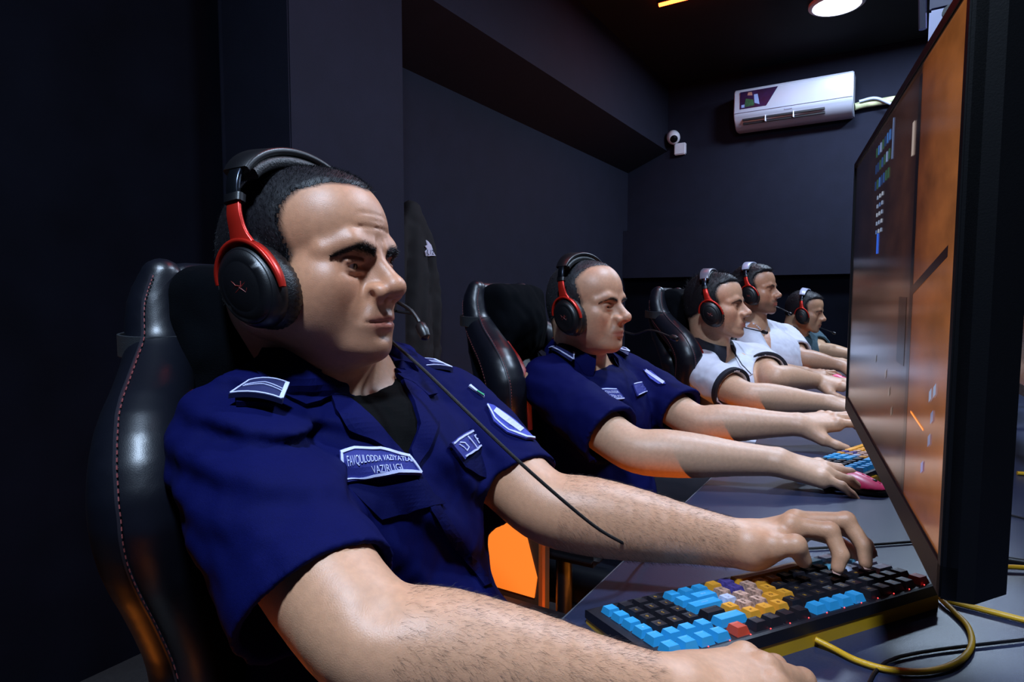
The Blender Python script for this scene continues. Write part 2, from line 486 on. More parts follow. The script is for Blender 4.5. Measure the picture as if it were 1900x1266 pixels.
for (x0, x1, y, lab) in [(-1.24, -0.55, 3.61, 'red glowing LED tube on the ceiling beside the round downlight'), (-1.0, -0.3, 1.45, 'red glowing LED tube on the ceiling above the second seat')]:
    t = empty('led_tube', (x0, y, ZC), lab, 'led light', 'red ceiling LED tubes')
    MB().box((x0-0.01, y-0.016, ZC-0.012), (x1+0.01, y+0.016, ZC), 0.003).build('channel', m_alu, t)
    MB().tube([(x0, y, ZC-0.016), (x1, y, ZC-0.016)], 0.012, 12).build('light_tube', m_redled, t, True)

# ------------------------------------------------------------------ air conditioner
def ac():
    x0, x1 = -1.075, -0.305; z0, z1 = 2.355, 2.645; yb = YB
    t = empty('air_conditioner', ((x0+x1)/2, yb, z0), 'white split air conditioner with a dark blue sticker on the back wall', 'air conditioner')
    prof = [(0, z1), (-0.175, z1-0.008), (-0.195, z1-0.03), (-0.20, z0+0.11), (-0.19, z0+0.075), (-0.12, z0+0.012), (-0.08, z0), (0, z0+0.01)]
    b = MB(); b.loft([[(x, yb+q, z) for q, z in prof] for x in (x0, x1)]); bmesh.ops.bevel(b.bm, geom=b.bm.edges[:], offset=0.006, segments=2, affect='EDGES', clamp_overlap=True)
    body = b.build('body', mat('ac_white', '#b8bac8', 0.3, noise=0.02, nscale=8), t, True)
    m_vent = mat('vent_black', '#0a0a12', 0.6)
    zz = [z0+0.062, z0+0.040]
    for k, z in enumerate(zz):
        y = yb-0.19+0.07*(z0+0.075-z)/0.063-0.004
        MB().box((x0+0.06, y-0.004, z-0.007), (x1-0.17, y+0.01, z+0.007), 0.001).build('louver_slot', m_vent, t)
    for q in (0.28, 0.52):
        MB().box((x0+q*0.77, yb-0.192, z0+0.030), (x0+q*0.77+0.006, yb-0.165, z0+0.072)).build('vane_clip', m_white, t)
    MB().box((x0+0.004, yb-0.2035, z0+0.108), (x1-0.004, yb-0.199, z0+0.111)).build('panel_seam', mat('seam_grey', '#9a9ab0', 0.5), t)
    # sticker, slanted right end
    sx0, sx1, sz0, sz1 = x0+0.045, x0+0.30, z0+0.135, z1-0.035
    M = Matrix(((1, 0, 0, 0), (0, 0, -1, yb-0.2005), (0, 1, 0, 0), (0, 0, 0, 1)))
    st = MB().prism([(sx0, sz0), (sx1-0.075, sz0), (sx1, sz1), (sx0, sz1)], 0.002, M).build('sticker', mat('sticker_navy', '#08153c', 0.3, noise=0.5, nscale=26), t)
    MB().prism([(sx0+0.03, sz0+0.01), (sx0+0.10, sz0+0.012), (sx0+0.09, sz0+0.055), (sx0+0.04, sz0+0.07)], 0.003, M).build('sticker_print', mat('sticker_green', '#1d5a3c', 0.35, noise=0.5, nscale=60), st)
    MB().prism([(sx0+0.10, sz0+0.03), (sx0+0.135, sz0+0.015), (sx0+0.12, sz0+0.09), (sx0+0.095, sz0+0.09)], 0.0031, M).build('sticker_print', mat('sticker_pale', '#8fa6d8', 0.35), st)
    MB().prism([(sx0+0.01, sz0+0.008), (sx0+0.035, sz0+0.008), (sx0+0.035, sz0+0.028), (sx0+0.01, sz0+0.028)], 0.003, M).build('sticker_print', mat('sticker_pale', '#8fa6d8', 0.35), st)
    MB().prism([(sx0+0.05, sz1-0.03), (sx0+0.085, sz1-0.035), (sx0+0.08, sz1-0.01), (sx0+0.055, sz1-0.01)], 0.0032, M).build('sticker_print', mat('sticker_skin', '#a87868', 0.5), st)
    MB().prism([((x0+x1)/2-0.04, z0+0.088), ((x0+x1)/2+0.01, z0+0.088), ((x0+x1)/2+0.01, z0+0.097), ((x0+x1)/2-0.04, z0+0.097)], 0.004, Matrix(((1, 0, 0, 0), (0, 0, -1, yb-0.194), (0, 1, 0, 0), (0, 0, 0, 1)))).build('badge', mat('seam_grey'), t)
    # taped refrigerant pipe and a thin condensate hose
    pz = z0+0.085
    p = spline([(x1+0.003, yb-0.05, pz-0.010), (x1+0.06, yb-0.04, pz), (x1+0.25, yb-0.035, pz+0.005), (x1+0.7, yb-0.035, pz+0.02), (x1+1.6, yb-0.035, pz+0.05)], 10)
    pip = tag(MB().tube(p, 0.024, 12).build('refrigerant_pipe', mat('pipe_tape', '#c8c89a', 0.5, noise=0.25, nscale=25, bump=0.3, bscale=60), None, True), 'yellowish taped pipe running along the wall from the air conditioner', 'pipe')
    p = spline([(x1+0.03, yb-0.075, pz+0.015), (x1+0.12, yb-0.075, pz+0.022), (x1+0.2, yb-0.07, pz-0.02), (x1+0.33, yb-0.06, pz-0.11), (x1+0.5, yb-0.05, pz-0.3)], 8)
    tag(MB().tube(p, 0.010, 10).build('condensate_hose', mat('hose_white', '#b9c0d8', 0.45, noise=0.05), None, True), 'thin white hose drooping below the taped pipe', 'hose')
ac()

# ------------------------------------------------------------------ CCTV camera
def cctv():
    c = Vector((-1.52, YB, 2.31))
    t = empty('security_camera', c, 'small white security camera on the back wall under the soffit end', 'camera')
    MB().box(c+Vector((-0.045, -0.035, -0.05)), c+Vector((0.045, 0, 0.04)), 0.006).build('base_box', m_white, t, True)
    d = Vector((0.35, -0.8, -0.5)).normalized()
    M = Matrix.Translation(c+Vector((-0.045, -0.06, 0.085))) @ d.to_track_quat('Z', 'Y').to_matrix().to_4x4()
    MB().lathe([(0, -0.06), (0.03, -0.058), (0.048, -0.03), (0.052, 0.0), (0.05, 0.03), (0.036, 0.05), (0.03, 0.052)], M, 28).build('dome', m_white, t, True)
    MB().lathe([(0.03, 0.0515), (0.026, 0.056), (0, 0.058)], M, 24).build('lens', mat('lens_black', '#08080c', 0.12), t, True)
    MB().tube([c+Vector((-0.04, -0.01, 0.03)), c+Vector((-0.045, -0.045, 0.06))], 0.014, 10).build('bracket', m_white, t, True)
cctv()

# ------------------------------------------------------------------ desk
m_desk = mat('desk_laminate', '#2b3048', 0.30, noise=0.14, nscale=350, bump=0.10, bscale=900, spec=0.35)
m_leg = mat('desk_board', '#2a2622', 0.6, noise=0.1, nscale=14)
m_oboard = mat('orange_board', '#c8793a', 0.55, noise=0.08, nscale=12)
desk = empty('gaming_desk', (0.3, 2.2, 0), 'long dark grey laminate desk shared by the whole row', 'desk')
MB().box((-0.312, -0.9, DESK-0.028), (0.95, 4.45, DESK), 0.0025).build('worktop', m_desk, desk, True)
MB().box((-0.3135, -0.9, DESK-0.026), (-0.3118, 4.45, DESK-0.002)).build('edge_band', mat('edge_band', '#5a5b66', 0.5), desk)
for y in (-0.6, 1.02, 1.92, 2.72, 3.52, 4.3):
    MB().box((-0.20, y-0.014, 0), (0.85, y+0.014, DESK-0.028), 0.002).build('side_panel', m_oboard if y == 1.02 else m_leg, desk)
MB().box((0.30, -0.9, 0.28), (0.33, 4.4, DESK-0.028), 0.002).build('modesty_panel', m_leg, desk)
# LED strip on a low rail under the worktop
t = empty('desk_led_strip', (-0.05, 2.1, 0.12), 'orange glowing LED strip on a low rail under the desk', 'led light')
for y0, y1 in ((-0.58, 1.0), (1.04, 1.9), (1.94, 2.7), (2.74, 3.5), (3.54, 4.28)):
    MB().box((-0.06, y0, 0.12), (-0.035, y1, 0.17), 0.003).build('rail', m_leg, t)
    MB().box((-0.066, y0, 0.135), (-0.060, y1, 0.155)).build('light_strip', mat('orange_led', '#ff7a1c', 0.4, emit='#ff7818', estr=6), t)
for x, y in FLOORLED:
    t = empty('floor_led_bar', (x, y, 0), 'low orange LED light bar on the floor behind '+{0.24: 'the dark-haired uniformed man’s chair', 1.45: 'the balding man’s chair', 2.30: 'the polo-shirted man’s chair', 3.15: 'the bearded man’s chair', 3.9: 'the teal-shirted man’s chair'}[y], 'led light', 'orange floor LED bars')
    MB().box((x-0.03, y-0.27, 0), (x+0.03, y+0.27, 0.03), 0.004).build('housing', m_leg, t); MB().box((x-0.018, y-0.255, 0.028), (x+0.018, y+0.255, 0.036), 0.003).build('light_strip', mat('orange_led'), t)
# made-up glowing box standing in for an orange-lit surface between the first two chairs
t = empty('lit_surface_stand_in', (-0.66, 1.06, 0), 'made-up glowing orange panel in place of a lit surface between two chairs', 'stand-in panel')
MB().box((-0.80, 1.005, 0), (-0.558, 1.04, 0.70), 0.006).build('housing', mat('box_brown', '#3a2416', 0.5), t, True)
MB().prism([(-0.79, 0.53), (-0.574, 0.53), (-0.568, 0.57), (-0.60, 0.675), (-0.79, 0.675)], 0.004, Matrix(((1, 0, 0, 0), (0, 0, -1, 1.006), (0, 1, 0, 0), (0, 0, 0, 1)))).build('glowing_panel', mat('orange_panel', '#ff9038', 0.5, emit='#ff7a1c', estr=0.75, noise=0.05, nscale=4), t)
MB().box((-0.564, 1.0, 0.1), (-0.556, 1.015, 0.69), 0.002).build('metal_edge', mat('copper_edge', '#c06a30', 0.4, 0.6), t)

# ------------------------------------------------------------------ jacket on a wall hook
def jacket():
    hook = np.array([XW+0.03, 2.16, 1.52])
    t = empty('hanging_jacket', (XW+0.06, 2.16, 0.62), 'black jacket with a white tag hanging on the wall behind the uniformed man', 'jacket')
    S = SDF(); o = hook+np.array([0.05, 0, 0])
    S.u(chain([o+np.array([0, 0, -0.02]), o+np.array([0.0, 0.0, -0.25]), o+np.array([0.01, 0, -0.60]), o+np.array([0.01, 0, -0.88])], [0.05, 0.075, 0.085, 0.095], 3), 0.02)
    for sg in (-1, 1): S.u(chain([o+np.array([0, sg*0.03, -0.06]), o+np.array([0.0, sg*0.10, -0.18]), o+np.array([0.01, sg*0.125, -0.5]), o+np.array([0.01, sg*0.12, -0.75])], [0.04, 0.050, 0.05, 0.045], 3), 0.03)
    S.d(lambda p: 0.006*np.sin((p[:, 1]+0.05*np.sin(p[:, 2]*3))*95)*np.clip((o[2]-p[:, 2])*2, 0, 1)+0.004*noise3(p, 30))
    S.i(plane((XW+0.004, 0, 0), (-1, 0, 0)), 0.004)
    V, Q = polygonize(S, np.array([XW-0.02, 1.9, 0.5]), np.array([XW+0.25, 2.45, 1.62]), 0.010); mesh_np('jacket_body', V, Q, mat('jacket_black', '#020206', 0.85, bump=0.3, bscale=300), t, True)
    # embroidered white tag on the chest
    c0 = on_x(797, 461, XW+0.165)
    V2 = [(-8, -15), (-4, -12), (2, -6), (8, 10), (10, 14), (-8, 14), (-10, 6), (-6, 2), (-10, -4), (-6, -6)]
    V, Fc = conform([(797+x, 461+y) for x, y in V2], S, 0.006, 0.004, 4.0); tg = mesh_np('white_tag', V, Fc, mat('tag_white', '#c9c9dd', 0.6), t, False); fix_normals(tg)
    VV, FF = text2d('U12', 1.0); lo_, hi_ = VV.min(0), VV.max(0); uv = (VV-lo_)/(hi_-lo_)
    V, Fc = conform(None, S, 0.0075, 0.001, pts2d=np.array([(790+u*14, 473-v*9) for u, v in uv]), faces2d=FF); mesh_np('tag_lettering', V, Fc, mat('tag_ink', '#20243c', 0.6), tg, False)
    MB().tube([(XW, hook[1], hook[2]), (XW+0.06, hook[1], hook[2]), (XW+0.075, hook[1], hook[2]+0.03)], 0.007, 8).build('loop', mat('hook_metal', '#30302f', 0.4, 0.8), t, True)
jacket()
# ================================================================== PROPS
m_blk = mat('black_plastic', '#0c0c10', 0.38, noise=0.1, nscale=40, bump=0.08, bscale=900)
m_blk2 = mat('black_leatherette', '#0a0a0d', 0.45, bump=0.4, bscale=500)
m_red = mat('red_metal', '#c4281c', 0.32, 0.55, noise=0.06, nscale=30)
m_redlogo = mat('red_print', '#6e1812', 0.5)
m_steel = mat('dark_steel', '#30343e', 0.25, 0.9)
def copy_tree(o, M, parent=None):
    """copy of a thing and its parts, moved by the world matrix M"""
    c = o.copy(); COL.objects.link(c); c.parent = parent
    if parent is None:
        w = M @ Matrix.LocRotScale(o.location, o.rotation_euler, o.scale); l, r, s_ = w.decompose(); c.location = l; c.rotation_euler = r.to_euler(); c.scale = s_
    for ch in o.children: copy_tree(ch, M, c)
    return c
# ------------------------------------------------------------------ monitors
m_bez = mat('monitor_plastic', '#060609', 0.5, spec=0.25, noise=0.1, nscale=40, bump=0.06, bscale=800)
def screen_mat(name, lit):
    m = D.materials.new(name); m.use_nodes = True; nt = m.node_tree; N = nt.nodes; L = nt.links; b = N['Principled BSDF']
    b.inputs['Base Color'].default_value = (0.006, 0.006, 0.008, 1); b.inputs['Roughness'].default_value = 0.16
    tc = N.new('ShaderNodeTexCoord'); sp = N.new('ShaderNodeSeparateXYZ'); L.new(tc.outputs['UV'], sp.inputs[0])
    no = N.new('ShaderNodeTexNoise'); no.inputs['Scale'].default_value = 5; no.inputs['Detail'].default_value = 8; L.new(tc.outputs['UV'], no.inputs['Vector'])
    ad = N.new('ShaderNodeMath'); ad.operation = 'MULTIPLY_ADD'; L.new(no.outputs['Fac'], ad.inputs[0]); ad.inputs[1].default_value = 0.05; L.new(sp.outputs['X'], ad.inputs[2])
    cr = N.new('ShaderNodeValToRGB'); L.new(ad.outputs[0], cr.inputs[0]); e = cr.color_ramp.elements
    e[0].position = 0.0; e[0].color = srgb('#b9713a')+[1]; e[1].position = 1.0; e[1].color = srgb('#120d10')+[1]
    for p, c in ((0.16, '#9c5a2e'), (0.235, '#7d4220'), (0.25, '#2c1a14'), (0.33, '#4e2f20'), (0.5, '#34211a'), (0.75, '#281a18')):
        q = e.new(p); q.color = srgb(c)+[1]
    n2 = N.new('ShaderNodeTexNoise'); n2.inputs['Scale'].default_value = 9; n2.inputs['Detail'].default_value = 10; L.new(tc.outputs['UV'], n2.inputs['Vector'])
    mr = N.new('ShaderNodeMapRange'); mr.inputs['From Min'].default_value = 0.3; mr.inputs['From Max'].default_value = 0.7; mr.inputs['To Min'].default_value = 0.6; mr.inputs['To Max'].default_value = 1.25; L.new(n2.outputs['Fac'], mr.inputs[0])
    mx = N.new('ShaderNodeMix'); mx.data_type = 'RGBA'; mx.blend_type = 'MULTIPLY'; mx.inputs[0].default_value = 1; L.new(cr.outputs[0], mx.inputs[6]); L.new(mr.outputs[0], mx.inputs[7])
    L.new(mx.outputs[2], b.inputs['Emission Color']); b.inputs['Emission Strength'].default_value = lit
    return m
def monitor(a, b_, z0, z1, label, group, roll=0.0, icons=True, stand=True):
    """a, b: floor-plan ends of the panel (near and far); the screen faces the player"""
    a = Vector((a[0], a[1], 0)); b = Vector((b_[0], b_[1], 0)); u = (b-a).normalized(); w = (b-a).length; n = Vector((-u.y, u.x, 0))
    if n.x > 0: n = -n
    c = (a+b)/2; c.z = (z0+z1)/2; hh = (z1-z0)/2
    M = Matrix((u, n, Vector((0, 0, 1)))).transposed().to_4x4(); M.translation = c; M = M @ Matrix.Rotation(roll, 4, 'Y')
    t = empty('monitor', c-Vector((0, 0, c.z-DESK)), label, 'monitor', group)
    bk = MB(); bk.loft([[M @ Vector((x*w/2*s_, y, z*hh*s_)) for x, z in ((-1, -1), (1, -1), (1, 1), (-1, 1))] for y, s_ in ((0.003, 1), (-0.012, 1), (-0.030, 0.97), (-0.045, 0.80), (-0.060, 0.55), (-0.062, 0.5))])
    bk.build('back_shell', m_bez, t)
    fr = MB()
    for lo, hi in (((-w/2, -0.004, -hh), (w/2, 0.006, -hh+0.022)), ((-w/2, -0.004, hh-0.009), (w/2, 0.006, hh)), ((-w/2, -0.004, -hh), (-w/2+0.009, 0.006, hh)), ((w/2-0.009, -0.004, -hh), (w/2, 0.006, hh))): fr.box(lo, hi, 0.001, M)
    fr.build('bezel', m_bez, t)
    me = D.meshes.new('screen'); x0, x1, zz0, zz1 = -w/2+0.009, w/2-0.009, -hh+0.022, hh-0.009
    me.from_pydata([tuple(M @ Vector((x, 0.0042, z))) for x, z in ((x0, zz0), (x1, zz0), (x1, zz1), (x0, zz1))], [], [(0, 1, 2, 3)]); me.update()
    uv = me.uv_layers.new(name='uv'); 
    for l, q in zip(uv.data, ((0, 0), (1, 0), (1, 1), (0, 1))): l.uv = q
    sc = link('screen', me, screen_mat('screen_picture', 0.45) if 'screen_picture' not in D.materials else D.materials['screen_picture'], t)
    def patch(name, u0, v0, u1, v1, col, st, d=0.0047, skew=0.0):
        p = []
        for uu, vv, k in ((u0, v0, 0), (u1, v0, skew), (u1, v1, skew), (u0, v1, 0)): p.append(tuple(M @ Vector((x0+(x1-x0)*uu, d, zz0+(zz1-zz0)*(vv+k)))))
        m_ = D.meshes.new(name); m_.from_pydata(p, [], [(0, 1, 2, 3)]); m_.update(); link(name, m_, mat('ui_'+col.strip('#'), '#050505', 0.2, emit=col, estr=st), sc)
    if icons:
        r_ = random.Random(3)
        for i in range(7):
            for j in range(3):
                cc = r_.choice(['#2b4e86', '#3a6ab0', '#7d93bd', '#1e3a68', '#32573f'])
                patch('screen_icon', 0.46+i*0.026, 0.955-j*0.055, 0.46+i*0.026+0.015, 0.955-j*0.055-0.03, cc, 0.75)
        for i in range(3):
            for j in range(5): patch('screen_icon', 0.52+i*0.03, 0.79-j*0.028, 0.535+i*0.03, 0.79-j*0.028-0.012, r_.choice(['#8fa0c0', '#5b77ad', '#aab4c8']), 0.7)
        patch('screen_icon', 0.555, 0.665, 0.575, 0.60, '#2f5fd0', 1.0)
        patch('screen_icon', 0.432, 0.975, 0.440, 0.86, '#6f88b8', 0.8); patch('screen_icon', 0.250, 0.89, 0.266, 0.81, '#b9a8a0', 0.7)
        for (u0, v0, col) in ((0.055, 0.29, '#9fb2d8'), (0.075, 0.275, '#9fb2d8'), (0.062, 0.235, '#8090c0'), (0.07, 0.185, '#8090c0'), (0.10, 0.115, '#7080d0'), (0.36, 0.20, '#7a7068'), (0.40, 0.24, '#7a7068'), (0.33, 0.155, '#7a7068'), (0.52, 0.26, '#6a6a66')):
            patch('screen_mark', u0, v0, u0+0.012, v0+0.022, col, 0.55, skew=-0.012)
        # slanted dark beam and doorway drawn in the game picture
        patch('screen_beam', 0.035, 0.575, 0.215, 0.553, '#2a1710', 0.5, 0.0044, skew=-0.075); patch('screen_doorway', 0.215, 0.0, 0.235, 0.98, '#140c0a', 0.6, 0.0043)
        patch('screen_doorway', 0.255, 0.30, 0.315, 0.47, '#130b09', 0.6, 0.0044); patch('screen_glow', 0.11, 0.195, 0.19, 0.200, '#ff8a30', 1.3, 0.0045, skew=0.012)
    if stand:
        pv = M @ Vector((0, -0.06, 0)); el_ = pv+Vector((0.14, 0.05, -0.02)); base = pv+Vector((0.30, 0.0, 0)); base.z = DESK
        MB().box((-0.05, -0.070, -0.05), (0.05, -0.060, 0.05), 0.003, M).build('mount_plate', m_bez, t)
        MB().tube([pv, el_], 0.016, 12).build('mount_arm', m_bez, t, True); MB().tube([el_, Vector((base.x, base.y, el_.z))], 0.018, 12).build('mount_arm', m_bez, t, True)
        MB().tube([Vector((base.x, base.y, el_.z+0.03)), base], 0.020, 14).build('mount_post', m_bez, t, True)
        MB().box(base+Vector((-0.05, -0.05, 0)), base+Vector((0.05, 0.05, 0.012)), 0.004).build('mount_base', m_bez, t, True)
    return t
monitor((0.034, 0.450), (-0.058, 1.075), 0.924, 1.296, 'large black monitor with a glowing orange game picture nearest the colourful keyboard', None, -0.025)
for i, (y, lab) in enumerate([(1.42, 'black monitor facing the balding uniformed man'), (2.22, 'black monitor facing the man in the collared white shirt'), (3.02, 'black monitor facing the bearded man in white'), (3.78, 'black monitor facing the man in the teal shirt')]):
    monitor((0.24, y), (0.20, y+0.6), 0.905, 1.262, lab, 'monitors along the row', 0, False)

# webcam clipped on the top edge of the first monitor
wc = P(1838, 12, 0.372); wz = 1.302
t = empty('webcam', (wc[0], wc[1], wz), 'small dark webcam clipped on top of the orange-lit monitor', 'webcam')
MB().box((wc[0]-0.012, wc[1]-0.004, wz), (wc[0]+0.022, wc[1]+0.052, wz+0.026), 0.009).build('body', m_blk, t, True)
MB().lathe([(0.008, 0.0), (0.009, 0.004), (0.006, 0.007), (0, 0.0075)], Matrix.Translation((wc[0]-0.012, wc[1]+0.024, wz+0.013)) @ Matrix.Rotation(-math.pi/2, 4, 'Y'), 20).build('lens', mat('lens_black'), t, True)
MB().box((wc[0]-0.006, wc[1]+0.014, wz-0.010), (wc[0]-0.003, wc[1]+0.034, wz+0.002)).build('clip', m_blk, t)
# ------------------------------------------------------------------ keyboard
KA = np.array([-0.172, 0.535]); KANG = math.radians(34.3); KU = np.array([math.sin(KANG), math.cos(KANG)]); KV = np.array([-math.cos(KANG), math.sin(KANG)])
KL, KD, U = 0.398, 0.136, 0.0197
m_yel = mat('yellow_plastic', '#c99a1e', 0.42, noise=0.05, nscale=30)
m_kcase = mat('keyboard_black', '#11111a', 0.5, bump=0.06, bscale=700)
KM = {'b': mat('keycap_blue', '#2a97cf', 0.5, noise=0.03), 'k': mat('keycap_black', '#17151d', 0.5, noise=0.06), 'o': mat('keycap_orange', '#e0982c', 0.5, noise=0.10, nscale=90),
      'r': mat('keycap_red', '#c0452e', 0.5), 'p': mat('keycap_purple', '#4b3f86', 0.5, noise=0.45, nscale=150), 'w': mat('keycap_pale', '#b9bfd6', 0.5, noise=0.25, nscale=140), 'm': mat('keycap_mixed', '#b08a78', 0.5, noise=0.8, nscale=190), 'c': mat('keycap_cyan', '#79c0dc', 0.5, noise=0.1)}
_kc = {}
def keycap_mesh(w):
    if w in _kc: return _kc[w]
    b = MB(); a = (w*U-0.0014)/2; d = (U-0.0014)/2; i = 0.0034
    rings = [[(-a, -d, 0), (a, -d, 0), (a, d, 0), (-a, d, 0)], [(-a+0.001, -d+0.001, 0.004), (a-0.001, -d+0.001, 0.004), (a-0.001, d-0.001, 0.004), (-a+0.001, d-0.001, 0.004)],
             [(-a+i, -d+i*0.7, 0.0114), (a-i, -d+i*0.7, 0.0114), (a-i, d-i*0.9, 0.0114), (-a+i, d-i*0.9, 0.0114)], [(-a+i+0.002, -d+i+0.0012, 0.0110), (a-i-0.002, -d+i+0.0012, 0.0110), (a-i-0.002, d-i-0.002, 0.0110), (-a+i+0.002, d-i-0.002, 0.0110)]]
    b.loft(rings); bmesh.ops.recalc_face_normals(b.bm, faces=b.bm.faces[:]); me = D.meshes.new('keycap'); b.bm.to_mesh(me); b.bm.free(); me.materials.append(KM['k']); _kc[w] = me; return me
def keyboard(A, u, v, label, full=True):
    """A: back corner on the number-pad side; u along the back edge to the Esc side; v towards the player"""
    u = Vector((*u, 0)); v = Vector((*v, 0)); tilt = 0.115
    vt = (v-Vector((0, 0, tilt))).normalized(); z = u.cross(vt); 
    if z.z < 0: z = -z
    A3 = Vector((A[0], A[1], DESK))
    M = Matrix((u, vt, z)).transposed().to_4x4(); M.translation = A3+Vector((0, 0, 0.0255))
    t = empty('keyboard', A3+u*KL/2+v*KD/2, label, 'keyboard', 'colourful mechanical keyboards')
    # yellow lower shell: wedge
    pr = [(0, 0.0), (0, 0.0165), (KD, 0.0065), (KD, 0.0)]
    b = MB(); b.loft([[A3+u*x+v*y+Vector((0, 0, h)) for y, h in pr] for x in (0.001, KL-0.001)]); b.build('lower_shell', m_yel, t)
    b = MB(); b.loft([[A3+u*x+v*(y)+Vector((0, 0, h)) for y, h in ((-0.001, 0.0165), (-0.001, 0.0290), (0.002, 0.0300), (KD-0.002, 0.0165), (KD+0.001, 0.015), (KD+0.001, 0.0065))] for x in (0, KL)]); cs = b.build('upper_case', m_kcase, t)
    b = MB(); b.box((0.012, -0.004, -0.024), (0.052, 0.0, -0.006), 0.001, M); plate = b.build('side_badge', mat('yellow_badge', '#d8a41c', 0.4), t)
    if full:
        V2, F2 = text2d('dy', 0.016); mm = [tuple(M @ Vector((0.026-p[0]*1.0, -0.0045, -0.0155+p[1]))) for p in V2]
        me = D.meshes.new('lettering'); me.from_pydata(mm, [], F2); me.update(); link('lettering', me, mat('ink_black', '#151008', 0.5), plate)
    rows = []
    N0 = 19.25; mx = (KL-N0*U)/2; X = lambda q: mx+(N0-q)*U         # q in key units from the player's left
    def row(r, items): 
        for (q, w, col, leg) in items: rows.append((r, q, w, col, leg))
    row(0, [(0, 1, 'r', '')]+[(1.25+i, 1, 'k', 'F%d' % (i+1)) for i in range(4)]+[(5.5+i, 1, 'b', '') for i in range(4)]+[(9.75+i, 1, 'k', '') for i in range(4)]+[(14.0, 1, 'r', '')]+[(15.25+i, 1, 'b', '') for i in range(4)])
    art = {1: 'kkkkkkkkkkooo', 2: 'kkkkkkkoommop', 3: 'wkkkkkkommwp', 4: 'ckkkkoompmo', 5: 'wcwpook'}
    row(1, [(i, 1, art[1][i], c) for i, c in enumerate('`1234567890-=')]+[(13, 2, 'b', '')]+[(15.25+i, 1, 'b', '') for i in range(4)])
    row(2, [(0, 1.5, 'w', '')]+[(1.5+i, 1, art[2][i], c) for i, c in enumerate('QWERTYUIOP[]')]+[(13.5, 1.5, 'k', '')]+[(15.25+i, 1, 'k', '789'[i]) for i in range(3)]+[(18.25, 1, 'b', '+')])
    row(3, [(0, 1.75, 'w', '')]+[(1.75+i, 1, art[3][i], c) for i, c in enumerate("ASDFGHJKL;'")]+[(12.75, 2.25, 'b', 'enter')]+[(15.25+i, 1, 'k', '456'[i]) for i in range(3)]+[(18.25, 1, 'b', '')])
    row(4, [(0, 2.25, 'c', '')]+[(2.25+i, 1, art[4][i], c) for i, c in enumerate('ZXCVBNM,./')]+[(12.25, 1.75, 'b', 'shift'), (14.05, 1, 'b', '')]+[(15.25+i, 1, 'k', '123'[i]) for i in range(3)]+[(18.25, 1, 'b', '')])
    row(5, [(0, 1.25, 'w', ''), (1.25, 1.25, 'w', ''), (2.5, 1.25, 'c', ''), (3.75, 6.25, 'o', ''), (10.0, 1, 'p', ''), (11.0, 1, 'o', ''), (12.05, 1, 'b', ''), (13.05, 1, 'b', ''), (14.05, 1, 'b', ''), (15.25, 1, 'k', '0'), (16.25, 1, 'k', '.'), (17.25, 1, 'k', ''), (18.25, 1, 'b', '')])
    ry = lambda r: 0.0125+U/2*0+r*U+(0.003 if r > 0 else 0)
    for (r, q, w, col, leg) in rows:
        if not full and (r + int(q)) % 1: continue
        o = D.objects.new('keycap', keycap_mesh(w)); COL.objects.link(o); o.parent = t; o.matrix_parent_inverse = Matrix.Translation(-t.location)
        cx = X(q+w/2); Mk = M @ Matrix.Translation((cx, ry(r), 0.0015)); o.matrix_basis = Mk
        o.material_slots[0].link = 'OBJECT'; o.material_slots[0].material = KM[col]
        if leg and full:
            if (leg, col) not in _leg:
                V2, F2 = text2d(leg, 0.0062 if len(leg) == 1 else 0.0045)
                me = D.meshes.new('legend'); me.from_pydata([(-p[0], -p[1]+0.0, 0.0113) for p in V2], [], [f for f in F2]); me.update(); me.materials.append(mat('legend_gold', '#b98a2c', 0.5) if col == 'k' else (mat('legend_pale', '#9ed6f0', 0.5) if col == 'b' else mat('legend_dark', '#4a2a18', 0.5))); _leg[(leg, col)] = me
            g = D.objects.new('legend', _leg[(leg, col)]); COL.objects.link(g); g.parent = o
            g.matrix_parent_inverse = Matrix.Identity(4)
    if full:
        for i in range(14):
            p = M @ Vector((0.03+i*0.0265, 0.0022, 0.0055)); b = MB(); b.lathe([(0, 0.0008), (0.0008, 0), (0, -0.0008)], Matrix.Translation(p), 8); b.build('led_dot', mat('led_red', '#ff3030', 0.4, emit='#ff4040', estr=3), t)
    return t
_leg = {}
keyboard(KA, KU, KV, 'full-colour mechanical keyboard with blue, black and orange keycaps under the dark-haired uniformed man’s hand')
k2a = math.radians(20)
keyboard(np.array([-0.045, 1.34]), (math.sin(k2a), math.cos(k2a)), (-math.cos(k2a), math.sin(k2a)), 'colourful keyboard under the balding uniformed man’s left hand', False)
# keyboard cable: yellow, leaving the back edge and looping under the monitor
kb = [on_z(1513, 1187, 0.748), on_z(1545, 1203, 0.745), on_z(1590, 1226, 0.744), on_z(1650, 1243, 0.744), on_z(1720, 1246, 0.744), on_z(1775, 1230, 0.744), on_z(1802, 1200, 0.744), on_z(1797, 1165, 0.744), on_z(1770, 1135, 0.744), on_z(1745, 1110, 0.746), on_z(1735, 1090, 0.746)]
e = kb[-1]; kb += [e+np.array([0.05, 0.10, 0]), e+np.array([0.20, 0.15, 0]), e+np.array([0.45, 0.10, 0])]
tag(MB().tube(spline(kb, 8), 0.0031, 10).build('keyboard_cable', mat('yellow_cable', '#d7a420', 0.4, bump=0.2, bscale=900), None, True), 'yellow keyboard cable looping over the desk below the monitor', 'cable')

